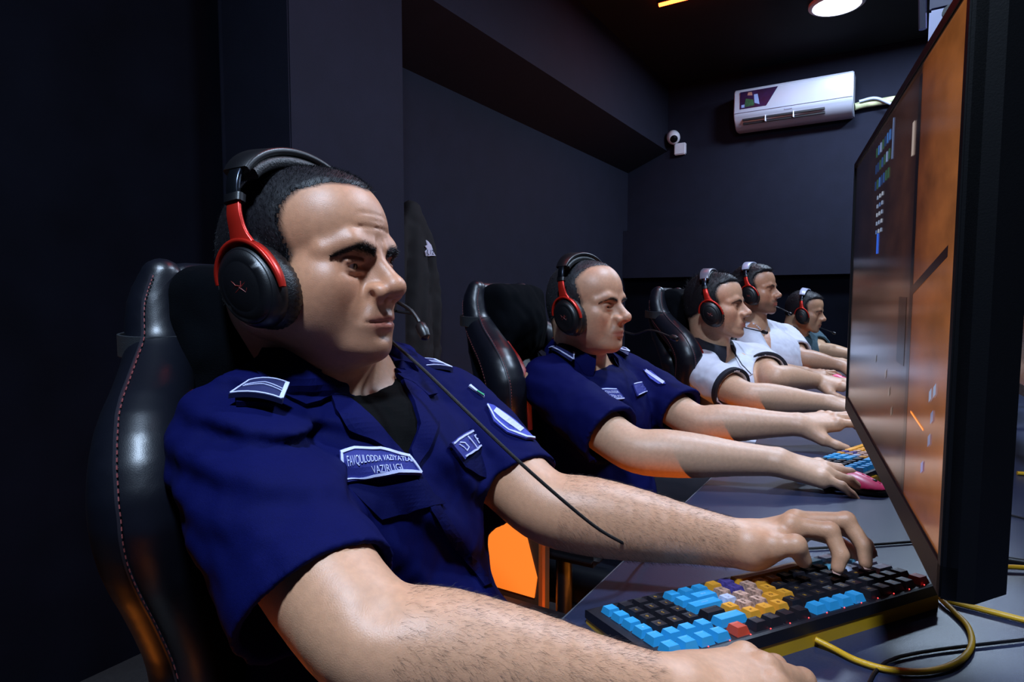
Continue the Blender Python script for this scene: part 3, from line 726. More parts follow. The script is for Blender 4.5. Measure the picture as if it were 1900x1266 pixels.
# ------------------------------------------------------------------ mice
m_pink = mat('pink_plastic', '#e63a70', 0.35, noise=0.03, nscale=20)
m_mblk = mat('mouse_black', '#121014', 0.4)
def mouse(pos, ang, label, shell=None):
    c, s_ = math.cos(ang), math.sin(ang); R = np.array([[c, -s_, 0], [s_, c, 0], [0, 0, 1.0]]); o = np.array([pos[0], pos[1], DESK])
    t = empty('computer_mouse', tuple(o), label, 'mouse', 'computer mice on the desk')
    def sd(grow=0.0, dz=0.0):
        S = SDF(); S.u(ell(o+R@np.array([-0.012, 0, 0.006+dz]), (0.048+grow, 0.032+grow, 0.031+grow), R), 0.01); S.u(ell(o+R@np.array([0.028, 0, 0.004+dz]), (0.036+grow, 0.028+grow, 0.020+grow), R), 0.02); return S
    S = sd(); S.i(plane(o+np.array([0, 0, 0.012]), (0, 0, -1)), 0.002); S.s(Prim(lambda p: np.maximum(np.abs((p-o)@R[:, 1])-0.0006, -((p-o)@R[:, 0]-0.012))), 0.001)
    V, Q = polygonize(S, o-0.075, o+0.075, 0.0022); mesh_np('shell', V, Q, shell or m_pink, t, True)
    S = sd(-0.0015); S.i(plane(o+np.array([0, 0, 0.001]), (0, 0, -1)), 0.002); S.i(plane(o+np.array([0, 0, 0.0125]), (0, 0, 1)), 0.001)
    V, Q = polygonize(S, o-0.075, o+0.075, 0.0026); mesh_np('base', V, Q, m_mblk, t, True)
    w = o+R@np.array([0.036, 0, 0.021]); y = Vector(R[:, 1]); MB().tube([Vector(w)-y*0.004, Vector(w)+y*0.004], 0.006, 16).build('scroll_wheel', m_mblk, t, True)
    p0 = o+R@np.array([0.064, 0, 0.006]); MB().tube(spline([p0, p0+R@np.array([0.04, 0.005, -0.003]), p0+R@np.array([0.12, 0.03, -0.003]), p0+R@np.array([0.3, 0.0, -0.003])], 6), 0.0017, 8).build('cable', m_mblk, t, True)
    return t

# ------------------------------------------------------------------ things behind the monitor
def pc_case(o, rz, label):
    """white-fronted computer case with dark glass side and steel frame rods, on a shelf"""
    M = Matrix.Translation(Vector(o)) @ Matrix.Rotation(rz, 4, 'Z'); t = empty('computer_case', o, label, 'computer case')
    m_w = mat('case_white', '#b6b8d8', 0.4); m_g = mat('dark_glass', '#0a1220', 0.08, spec=0.6)
    MB().box((0, 0, 0), (0.42, 0.015, 0.19), 0.003, M).build('front_panel', m_w, t, True)
    MB().box((0, 0.001, 0.19), (0.42, 0.014, 0.45), 0.003, M).build('upper_panel', mat('case_grey', '#3c3a58', 0.4), t, True)
    MB().box((0.0, 0.015, 0), (0.42, 0.40, 0.44), 0.002, M).build('body', m_g, t, True)
    MB().tube([M @ Vector((0.0, -0.004, 0.46)), M @ Vector((-0.012, -0.004, 0.25)), M @ Vector((-0.008, -0.004, 0.16))], 0.006, 8).build('chrome_trim', mat('chrome', '#c8c8e8', 0.2, 0.9), t, True)
    for x in (0.03, 0.06): MB().tube([M @ Vector((x, -0.003, 0.15+x)), M @ Vector((x, 0.0, 0.15+x))], 0.012, 10).build('screw_knob', m_blk, t, True)
    return t
q = on_y(1718, 165, 1.3)
pc_case((q[0], q[1], q[2]-0.06), math.radians(-4), 'white-fronted computer case with dark glass on the shelf above the monitors')
# shelf carried on thin steel rods above the middle of the desk
t = empty('rod_shelf', (0.4, 1.4, DESK), 'thin steel-rod shelf standing on the desk behind the monitors', 'shelf')
zs = q[2]-0.06
MB().box((q[0]+0.02, q[1]-0.06, zs-0.02), (q[0]+0.52, q[1]+0.52, zs-0.001), 0.003).build('board', m_leg, t)
for x, y in ((q[0]+0.36, q[1]+0.0), (q[0]+0.36, q[1]+0.10), (q[0]+0.50, q[1]+0.0), (q[0]+0.50, q[1]+0.48)): MB().tube([(x, y, DESK), (x, y, zs-0.018)], 0.009, 10).build('rod', m_steel, t, True)
MB().tube([P(1738, 170, 1.10), P(1752, 90, 1.10), P(1778, -20, 1.10)], 0.005, 8).build('brace_rod', mat('bright_steel', '#8a8aa8', 0.25, 0.9), t, True)
MB().tube([P(1776, 20, 1.11), P(1790, 120, 1.11)], 0.003, 8).build('brace_rod', mat('bright_steel'), t, True)
# monitor of the opposite row, seen from behind
def back_monitor(x, y, label):
    t = empty('monitor', (x, y, DESK), label, 'monitor')
    MB().box((x, y, 0.90), (x+0.02, y+0.62, 1.27), 0.004).build('panel', m_bez, t, True); MB().box((x-0.04, y+0.15, 0.98), (x, y+0.47, 1.18), 0.015).build('back_shell', m_bez, t, True)
    MB().tube([(x-0.02, y+0.31, 1.05), (x-0.05, y+0.31, DESK+0.01)], 0.02, 12).build('stand_neck', m_bez, t, True); MB().box((x-0.14, y+0.2, DESK), (x+0.06, y+0.42, DESK+0.012), 0.004).build('stand_foot', m_bez, t, True)
back_monitor(0.62, 0.42, 'black monitor of the facing row seen from behind')
for k, (pts, r, m_, lab) in enumerate([
    ([(0.30, 0.60, DESK+0.005), (0.24, 0.72, DESK+0.005), (0.20, 0.80, DESK+0.012), (0.22, 0.90, DESK+0.09), (0.30, 0.97, DESK+0.17), (0.36, 1.0, DESK+0.24)], 0.0055, m_blk, 'thick black power cable curving up behind the orange-lit monitor'),
    ([(0.10, 1.06, DESK+0.005), (0.22, 1.07, DESK+0.005), (0.40, 1.10, DESK+0.005), (0.58, 1.12, DESK+0.005)], 0.0048, m_blk, 'black cable lying straight across the desk behind the monitor'),
    ([(0.06, 0.88, DESK+0.004), (0.20, 0.86, DESK+0.004), (0.34, 0.84, DESK+0.004), (0.58, 0.90, DESK+0.004)], 0.0035, mat('yellow_cable'), 'yellow cable lying flat on the desk behind the monitor'),
    ([(0.22, 1.62, DESK+0.004), (0.40, 1.66, DESK+0.004), (0.58, 1.64, DESK+0.004)], 0.0040, mat('yellow_cable'), 'yellow cable crossing the far part of the desk')]):
    tag(MB().tube(spline(pts, 8), r, 10).build('desk_cable', m_, None, True), lab, 'cable', 'cables on the desk')
w_ = on_z(1376, 820, DESK)
t = MB(); t.loft([[(w_[0]-0.03, w_[1]-0.035, DESK+h_), (w_[0]+0.035, w_[1]-0.02, DESK+h_), (w_[0]+0.03, w_[1]+0.04, DESK+h_+0.004), (w_[0]-0.035, w_[1]+0.02, DESK+h_+0.002)] for h_ in (0.0005, 0.0016)])
tag(t.build('paper_slip', mat('paper', '#c8cbe0', 0.7)), 'small white paper slip on the desk edge beside the balding man', 'paper')
# ------------------------------------------------------------------ gaming chairs
m_lea = mat('black_leather', '#0d0f18', 0.36, noise=0.08, nscale=30, bump=0.12, bscale=900, spec=0.5, bdist=0.0008)
m_lea_r = mat('red_leather', '#8c1d18', 0.4, bump=0.3, bscale=600, bdist=0.0008)
m_pil = mat('pillow_velour', '#05070b', 0.95, spec=0.05, bump=0.3, bscale=700)
m_strap = mat('elastic_strap', '#14181f', 0.8, bump=0.4, bscale=1200)
m_stitch = mat('red_stitch', '#8a4444', 0.7)
# backrest side curve in chair coordinates (x forward of the lumbar, y half width, z height, radius)
def unit_(v): v = np.asarray(v, float); return v/np.linalg.norm(v)
BOL = [(-0.150, 0.118, 1.128, 0.024), (-0.150, 0.126, 1.09, 0.032), (-0.132, 0.134, 1.035, 0.037), (-0.088, 0.165, 0.995, 0.041), (-0.035, 0.205, 0.955, 0.045), (-0.004, 0.224, 0.905, 0.047), (-0.006, 0.216, 0.850, 0.047), (-0.014, 0.192, 0.79, 0.046), (-0.020, 0.170, 0.72, 0.045), (-0.01, 0.165, 0.62, 0.044), (0.02, 0.165, 0.52, 0.044)]
def make_chair(label):
    t = empty('gaming_chair', (0, 0, 0), label, 'chair', 'black gaming chairs along the desk')
    for sg in (-1, 1):
        S = SDF(); S.u(chain([(x, sg*y, z) for x, y, z, r in BOL], [r for *_, r in BOL], 3), 0.01)
        V, Q = polygonize(S, np.array([-0.25, -0.35, 0.45]), np.array([0.12, 0.35, 1.2]), 0.006); mesh_np('side_bolster', V, Q, m_lea, t, True)
        # piped seam with stitches along the bolster crest
        cen_ = np.array(spline([np.array([x, sg*y, z]) for x, y, z, r in BOL], 8)); dd_ = np.tile(unit_([0.62, sg*0.78, 0.10]), (len(cen_), 1))
        hit_, _ = S.march(cen_+dd_*0.12, -dd_, 0.2, 50); pts = list(hit_+dd_*0.0006)
        sm_ = MB().tube(pts, 0.0022, 6).build('piping', mat('piping', '#26242c', 0.4), t, True)
        st = MB()
        for i in range(0, len(pts)-1):
            a, b = np.array(pts[i]), np.array(pts[i+1]); L = np.linalg.norm(b-a); k = max(1, int(L/0.007))
            for j in range(k): 
                p = a+(b-a)*(j+0.2)/k; q = a+(b-a)*(j+0.75)/k; o_ = np.array([0.0040, sg*0.0005, 0]); st.tube([p+o_, q+o_], 0.00065, 4, False)
        s_ = st.build('stitching', m_stitch, sm_); s_['kind'] = 'stuff'
        dd_ = np.tile(unit_([-0.75, sg*0.66, 0.0]), (len(cen_), 1)); hit_, _ = S.march(cen_+dd_*0.12, -dd_, 0.2, 50); pts2 = list(hit_)[6:]; st = MB()
        for i in range(0, len(pts2)-1):
            a, b = np.array(pts2[i]), np.array(pts2[i+1]); L = np.linalg.norm(b-a); k = max(1, int(L/0.007))
            for j in range(k): st.tube([a+(b-a)*(j+0.2)/k, a+(b-a)*(j+0.75)/k], 0.00065, 4, False)
        s_ = st.build('stitching', m_stitch, sm_); s_['kind'] = 'stuff'
        MB().band(spline([np.array([x+r*0.75, sg*(y-r*0.55), z]) for x, y, z, r in BOL[3:8]], 5), [Vector((0.6, -sg*0.8, 0))]*21, 0.030, 0.010).build('red_insert', m_lea_r, t, True)
    S = SDF()
    S.u(chain([(-0.17, 0, 1.11), (-0.165, 0, 1.0), (-0.10, 0, 0.90), (-0.055, 0, 0.78), (-0.035, 0, 0.64), (-0.03, 0, 0.52)], [0.03, 0.035, 0.04, 0.04, 0.04, 0.04], 3), 0.01)
    S = SDF(); pp = [(-0.168, 0.11, 1.125, 0.024), (-0.170, 0.12, 1.05, 0.030), (-0.140, 0.14, 0.97, 0.034), (-0.085, 0.19, 0.88, 0.036), (-0.060, 0.18, 0.78, 0.036), (-0.045, 0.16, 0.66, 0.036), (-0.03, 0.16, 0.52, 0.036)]
    for a, b in zip(pp, pp[1:]):
        def slab(p, a=a, b=b):
            z = p[:, 2]; tt = np.clip((z-a[2])/(b[2]-a[2]), 0, 1); x = a[0]+(b[0]-a[0])*tt; w = a[1]+(b[1]-a[1])*tt; r = a[3]+(b[3]-a[3])*tt
            q = np.stack([p[:, 0]-x, np.maximum(np.abs(p[:, 1])-w+0.03, 0), np.maximum(z-max(a[2], b[2]), 0)+np.maximum(min(a[2], b[2])-z, 0)], 1)
            return np.sqrt((q*q).sum(1))-r
        S.u(Prim(slab), 0.004)
    V, Q = polygonize(S, np.array([-0.28, -0.32, 0.45]), np.array([0.1, 0.32, 1.2]), 0.007); mesh_np('backrest', V, Q, m_lea, t, True)
    # headrest pillow with strap
    S = SDF(); S.u(rbox((-0.105, 0, 1.045), (0.042, 0.128, 0.098), 0.035), 0.01); S.u(ell((-0.092, 0, 1.04), (0.058, 0.122, 0.09)), 0.02); S.d(lambda p: 0.003*noise3(p, 45))
    V, Q = polygonize(S, np.array([-0.2, -0.17, 0.90]), np.array([0.0, 0.17, 1.18]), 0.006); pil = mesh_np('headrest_pillow', V, Q, m_pil, t, True)
    for sg in (-1, 1): MB().band(spline([(-0.105, sg*0.105, 1.045), (-0.105, sg*0.148, 1.045), (-0.132, sg*0.170, 1.046), (-0.168, sg*0.160, 1.048), (-0.205, sg*0.10, 1.05), (-0.208, 0, 1.05)], 5), [Vector((0, 0, 1))]*26, 0.026, 0.003).build('strap', m_strap, pil, True)
    # seat, arms, base
    S = SDF(); S.u(rbox((0.22, 0, 0.455), (0.26, 0.24, 0.05), 0.04), 0.01)
    for sg in (-1, 1): S.u(cone((0.02, sg*0.235, 0.475), (0.44, sg*0.225, 0.475), 0.045, 0.04), 0.02)
    V, Q = polygonize(S, np.array([-0.1, -0.33, 0.36]), np.array([0.52, 0.33, 0.56]), 0.009); mesh_np('seat', V, Q, m_lea, t, True)
    for sg in (-1, 1):
        MB().box((0.05, sg*0.30-0.045, 0.565), (0.27, sg*0.30+0.045, 0.592), 0.012).build('armrest', m_blk, t, True)
        MB().tube([(0.18, sg*0.24, 0.43), (0.18, sg*0.30, 0.44), (0.18, sg*0.30, 0.57)], 0.018, 10).build('armrest_post', m_blk, t, True)
    MB().tube([(0.2, 0, 0.42), (0.2, 0, 0.12)], 0.028, 14).build('gas_lift', m_steel, t, True)
    for k in range(5):
        a = 2*math.pi*k/5+0.3; d = Vector((math.cos(a), math.sin(a), 0)); c = Vector((0.2, 0, 0))
        MB().band([c+d*0.02+Vector((0, 0, 0.13)), c+d*0.15+Vector((0, 0, 0.115)), c+d*0.31+Vector((0, 0, 0.085))], Vector((-d.y, d.x, 0)), [0.055, 0.045, 0.032], 0.03).build('base_leg', m_blk, t, True)
        p = c+d*0.31+Vector((0, 0, 0.03)); nn = Vector((-d.y, d.x, 0)); MB().tube([p-nn*0.022, p+nn*0.022], 0.030, 16).build('caster', m_blk, t, True)
    return t
CHAIRS = [(-0.622, 0.541, 0, 'black leather gaming chair behind the uniformed man at the colourful keyboard'), (-0.775, 1.43, 3, 'black gaming chair with red inserts behind the balding uniformed man'), (-0.600, 2.34, 0, 'black gaming chair behind the man in the collared white shirt'), (-0.80, 3.13, 0, 'black gaming chair behind the bearded man in white'), (-0.88, 3.9, 0, 'black gaming chair behind the man in the teal shirt')]
ch0 = make_chair(CHAIRS[0][3]); base_children = None
for x, y, r, lab in CHAIRS[1:]:
    c_ = copy_tree(ch0, Matrix.Translation((x, y, 0)) @ Matrix.Rotation(math.radians(r), 4, 'Z')); c_['label'] = lab
ch0.location = (CHAIRS[0][0], CHAIRS[0][1], 0)
# ================================================================== FIGURES
def unit(v): v = np.asarray(v, float); return v/np.linalg.norm(v)
class Loc:
    """local frame: x forward, y to the left, z up; scale s"""
    def __init__(s, o, fwd, up, scale=1.0, low=1.0):
        s.low = low
        s.o = np.asarray(o, float); x = unit(fwd); y = unit(np.cross(up, x)); z = np.cross(x, y); s.R = np.stack([x, y, z], 1); s.s = scale
    def p(s, x, y, z): return s.o+s.s*(s.R@np.array([x, y, z*s.low if z < 0 else z], float))
    def inv(s, P_):
        q = ((P_-s.o)@s.R)/s.s; q[:, 2] = np.where(q[:, 2] < 0, q[:, 2]/s.low, q[:, 2]); return q
    def ell(s, c, r, tilt=None):
        R = s.R if tilt is None else s.R@tilt
        return ell(s.p(*c), np.array(r)*s.s, R)
    def cone(s, a, b, ra, rb): return cone(s.p(*a), s.p(*b), ra*s.s, rb*s.s)
def roty(a):
    c, q = math.cos(a), math.sin(a); return np.array([[c, 0, q], [0, 1, 0], [-q, 0, c]])

def head_ops(S, H, neck, c):
    """face built feature by feature in the head frame"""
    fat = c.get('fat', 0.0); nl = c.get('nose', 1.0); br = c.get('brow', 1.0)
    S.u(H.ell((-0.007, 0, 0.036), (0.093, 0.077, 0.076)), 0.01)
    S.u(H.ell((0.040, 0, 0.040), (0.055, 0.062, 0.060)), 0.025)
    S.u(H.ell((-0.045, 0, -0.005), (0.050, 0.062, 0.055)), 0.03)
    S.u(H.ell((0.040, 0, -0.035), (0.052, 0.056+0.004*fat, 0.062)), 0.02)
    for y in (-1, 1):
        S.u(H.cone((-0.004, y*(0.050+0.006*fat), -0.055), (0.074, y*0.024, -0.092), 0.022+0.004*fat, 0.019), 0.022)
        S.u(H.ell((0.050, y*(0.038+0.003*fat), -0.046), (0.032, 0.023+0.003*fat, 0.034)), 0.03)
        S.u(H.ell((0.060, y*0.047, -0.020), (0.022, 0.016, 0.016)), 0.03)
    S.u(H.ell((0.0905, 0, -0.0985), (0.0195, 0.026, 0.0185)), 0.018)
    if fat: S.u(H.ell((0.040, 0, -0.104), (0.042, 0.040, 0.018+0.006*fat)), 0.022)
    for y in (-1, 1):
        S.u(H.cone((0.0920, y*0.012, 0.019), (0.0855, y*0.034, 0.023), 0.0090*br, 0.0090*br), 0.012)
        S.u(H.cone((0.0855, y*0.034, 0.023), (0.066, y*0.055, 0.014), 0.0090*br, 0.007), 0.012)
        S.s(H.ell((0.1010, y*0.034, 0.001), (0.0190, 0.0195, 0.0125)), 0.009)
        S.u(H.ell((0.0785, y*0.0315, 0.000), (0.0135, 0.0150, 0.0125)), 0.004)
        S.u(H.cone((0.0915, y*0.021, 0.0045), (0.0875, y*0.043, 0.0035), 0.0024, 0.0022), 0.004)   # upper lid fold
        S.u(H.cone((0.0900, y*0.021, -0.0068), (0.0855, y*0.042, -0.0056), 0.0022, 0.0020), 0.004)  # lower lid
        S.s(H.ell((0.0935, y*0.0320, -0.0012), (0.0075, 0.0125, 0.0032)), 0.002)
    n = nl
    S.u(H.cone((0.088, 0, 0.004), (0.097, 0, -0.028), 0.0115, 0.0175), 0.010)
    S.u(H.cone((0.0945, 0, 0.010), (0.0985+0.0205*n, 0, -0.021), 0.0070, 0.0102), 0.008)
    S.u(H.ell((0.0985+0.0215*n, 0, -0.0255), (0.0122, 0.0140, 0.0112)), 0.007)
    for y in (-1, 1):
        S.u(H.ell((0.106, y*0.0160, -0.0315), (0.0135, 0.0084, 0.0098)), 0.005)
        S.s(H.ell((0.1125, y*0.0072, -0.0400), (0.0070, 0.0040, 0.0042)), 0.002)
    S.u(H.ell((0.0905, 0, -0.064), (0.0215, 0.031, 0.025)), 0.016)
    for y in (-1, 1):
        S.u(H.cone((0.1095, 0, -0.0600), (0.0985, y*0.0225, -0.0665), 0.0056, 0.0030), 0.004)
        S.u(H.cone((0.1080, 0, -0.0735), (0.0980, y*0.0205, -0.0695), 0.0064, 0.0034), 0.004)
    for y in (-1, 1):
        S.s(H.cone((0.1150, 0, -0.0665), (0.1020, y*0.0260, -0.0680), 0.0013, 0.0013), 0.003)
        S.s(H.cone((0.1040, y*0.0215, -0.0350), (0.0985, y*0.0340, -0.0630), 0.0018, 0.0010), 0.010)
    S.s(H.ell((0.1125, 0, -0.0840), (0.0055, 0.016, 0.0035)), 0.008)
    S.s(H.cone((0.1140, 0, -0.0490), (0.1140, 0, -0.0560), 0.0018, 0.0014), 0.004)
    for y in (-1, 1):   # ears
        S.u(H.ell((-0.006, y*0.078, -0.010), (0.017, 0.006, 0.030)), 0.008)
    if c.get('wrinkles'):
        def wr(p):
            q = H.inv(p.copy()); x, y, z = q[:, 0], q[:, 1], q[:, 2]; v = np.zeros(len(p)); fr = sm(x, 0.06, 0.08)
            for z0, cv, hw, dp in ((0.0425, 1.5, 0.042, 0.0016), (0.0575, 2.0, 0.036, 0.0009), (0.0500, 1.2, 0.016, 0.0006)):
                v += dp*np.exp(-((z-z0+cv*y*y)/0.0016)**2)*sm(-np.abs(y), -hw, -hw*0.6)*fr
            for y0 in (-0.007, 0.006): v += 0.0013*np.exp(-((y-y0-(z-0.02)*0.15)/0.0018)**2)*sm(z, 0.008, 0.016)*sm(-z, -0.036, -0.026)*fr
            for sg in (-1, 1):      # bags under the eyes, crow's feet
                v += 0.0008*np.exp(-((z+0.0125+0.25*(sg*y-0.03)*0.2)/0.0018)**2)*np.exp(-((sg*y-0.031)/0.014)**4)*fr
            return v
        S.d(wr)
    # neck
    nb = np.asarray(neck, float)
    a = H.p(-0.030, 0, -0.045); S.u(cone(a, nb, (0.056+0.004*fat)*H.s, (0.064+0.004*fat)*H.s), 0.02)
    a2 = H.p(0.024, 0, -0.088); S.u(cone(a2, nb+H.R@np.array([0.020, 0, -0.005]), 0.036*H.s, 0.042*H.s), 0.022)

def hand_joints(W, xdir, zdir, side, pose):
    """W wrist, xdir towards fingers, zdir back of hand; side +1 right, -1 left"""
    x = unit(xdir); z = unit(np.asarray(zdir)-x*(np.asarray(zdir)@x)); y = np.cross(z, x)*side
    def g(v): return W+x*v[0]+y*v[1]+z*v[2]
    base = [(0.086, 0.026, 0.0), (0.091, 0.006, 0.003), (0.086, -0.013, 0.001), (0.077, -0.030, -0.004)]
    L = [(0.044, 0.026, 0.019), (0.049, 0.030, 0.020), (0.045, 0.028, 0.020), (0.035, 0.021, 0.018)]
    sp = pose.get('spread', (0.10, 0.02, -0.08, -0.20)); cu = pose['curl']
    out = []
    for i in range(4):
        p = np.array(base[i]); pts = [g(p)]; a = 0.0
        for j in range(3):
            a += cu[i][j]; dv = np.array([math.cos(a)*math.cos(sp[i]), math.cos(a)*math.sin(sp[i]), -math.sin(a)])
            p = p+dv*L[i][j]; pts.append(g(p))
        out.append(pts)
    th = pose.get('thumb', [(0.022, 0.024, -0.010), (0.050, 0.048, -0.020), (0.078, 0.056, -0.028), (0.100, 0.054, -0.034)])
    out.append([g(t) for t in th])
    return out
def hand_ops(S, W, J, fwd, k=1.0, back=None):
    """palm and fingers from joint lists: index, middle, ring, little, thumb"""
    FR = [(0.0100, 0.0092, 0.0082, 0.0066), (0.0102, 0.0094, 0.0084, 0.0068), (0.0098, 0.0088, 0.0080, 0.0064), (0.0088, 0.0078, 0.0070, 0.0058)]
    bn = unit(back) if back is not None else np.array([0, 0, 1.0])
    wr = unit(np.cross(bn, fwd))
    for i in range(4):
        m = J[i][0]; off = (m-W); q = W+wr*(off@wr)*0.55
        S.u(cone(q, m-bn*0.004, 0.0165*k, 0.0125*k), 0.014)
        S.u(cone(q-bn*0.006+fwd*0.02, m-bn*0.010, 0.0155*k, 0.0105*k), 0.012)
    t = J[4]
    S.u(cone(W+fwd*0.008, t[1], 0.019*k, 0.0135*k), 0.016)          # thenar
    S.u(cone(t[0], t[1], 0.0165*k, 0.0125*k), 0.010)
    S.u(cone(t[1], t[2], 0.0122*k, 0.0108*k), 0.004); S.u(cone(t[2], t[3], 0.0110*k, 0.0080*k), 0.004)
    for i in range(4):
        f = J[i]; r = FR[i]
        S.u(cone(f[0], f[1], r[0]*1.08*k, r[1]*k), 0.0055)
        S.u(cone(f[1], f[2], r[1]*0.99*k, r[2]*k), 0.003); S.u(cone(f[2], f[3], r[2]*0.99*k, r[3]*k), 0.003)
        S.u(ell(f[1]+bn*0.0012, np.array([1, 1, 1])*r[1]*1.03*k), 0.003)
        S.u(ell(f[0]+bn*0.003, np.array([1, 1, 1])*0.0098*k), 0.006)     # knuckle
def arm_ops(S, sh, el, wr, k=1.0):
    """upper arm, elbow, muscled forearm, wrist"""
    sh, el, wr = map(np.asarray, (sh, el, wr)); d = wr-el; u = el-sh
    S.u(chain([sh, sh+u*0.5, sh+u*0.85, el+d*0.06, el+d*0.26, el+d*0.5, el+d*0.75, wr], np.array([0.054, 0.051, 0.0455, 0.0450, 0.0475, 0.0425, 0.0335, 0.0275])*k, 3), 0.02)

def strands(name, P0, N, D_, length, width, m, parent, bend=0.3):
    """fine tapered hairs as thin triangles pairs"""
    n = len(P0); L = np.asarray(length)[:, None] if np.ndim(length) else length
    side = np.cross(D_, rng.normal(size=(n, 3))); side /= np.linalg.norm(side, axis=1)[:, None]
    mid = P0+D_*L*0.55; tip = P0+(D_+N*(-bend)*0.5)*L
    V = np.concatenate([P0-side*width/2, P0+side*width/2, mid+side*width*0.35, mid-side*width*0.35, tip])
    i = np.arange(n); q = np.stack([i, i+n, i+2*n, i+3*n], 1); t = np.stack([i+3*n, i+2*n, i+4*n, i+4*n], 1)
    Fc = [tuple(r) for r in q]+[tuple(r[:3]) for r in t]
    me = D.meshes.new(name)
    nf = 2*n; ls = np.concatenate([q.ravel(), t[:, :3].ravel()]).astype(np.int32)
    me.vertices.add(len(V)); me.vertices.foreach_set('co', V.ravel()); me.loops.add(len(ls)); me.loops.foreach_set('vertex_index', ls)
    me.polygons.add(nf); me.polygons.foreach_set('loop_start', np.concatenate([np.arange(n)*4, 4*n+np.arange(n)*3]).astype(np.int32)); me.update(calc_edges=True)
    return link(name, me, m, parent)
def vnormals(V, Q):
    n = np.cross(V[Q[:, 2]]-V[Q[:, 0]], V[Q[:, 3]]-V[Q[:, 1]]); N = np.zeros_like(V)
    for k in range(4): np.add.at(N, Q[:, k], n)
    return N/np.maximum(np.linalg.norm(N, axis=1), 1e-12)[:, None]
def sm(x, a, b):
    t = np.clip((x-a)/(b-a), 0, 1); return t*t*(3-2*t)
def hair_mask(L, c):
    """>0 where the scalp carries hair, in head-frame coordinates"""
    x, y, z = L[:, 0], L[:, 1], L[:, 2]
    hl = c.get('hairline', 0.080); rec = c.get('recede', 0.0); ay = np.abs(y)
    # front edge: forward limit of hair as a function of height
    top = sm(z, 0.055, hl+0.02)
    xf = np.interp(z, [-0.035, -0.020, 0.010, 0.040, 0.060, 0.075, hl, hl+0.02, 0.13], [0.024, 0.030, 0.040, 0.030, 0.034-rec, 0.044-rec*1.2, 0.060-rec, 0.085-rec, 0.11])
    cen = np.interp(ay, [0, 0.025, 0.045, 0.065], [0.022, 0.012, 0.0, 0.0])*sm(z, 0.06, 0.08)
    m = xf+cen-x
    low = np.interp(x, [-0.11, -0.06, -0.03, 0.0, 0.02], [-0.055, -0.050, -0.03, -0.02, -0.030])
    return np.minimum(m, (z-low)*1.0)
def sample_faces(V, Q, w, n):
    a = np.linalg.norm(np.cross(V[Q[:, 2]]-V[Q[:, 0]], V[Q[:, 3]]-V[Q[:, 1]]), axis=1)*w
    f = rng.choice(len(Q), n, p=a/a.sum()); u = rng.random((n, 1)); v = rng.random((n, 1)); q = V[Q[f]]
    return (q[:, 0]*(1-u)+q[:, 1]*u)*(1-v)+(q[:, 3]*(1-u)+q[:, 2]*u)*v, f

m_skin = mat('skin', '#c08a68', 0.45, attr='col', noise=0.07, nscale=160, bump=0.35, bscale=900, sss=0.12, spec=0.5, bdist=0.0006)
m_eye = mat('eye_white', '#d8d2cc', 0.12, attr='col')
m_hair = mat('black_hair', '#141217', 0.55, noise=0.4, nscale=400, spec=0.35)
m_hair2 = mat('greying_hair', '#26262a', 0.5, noise=0.4, nscale=300)

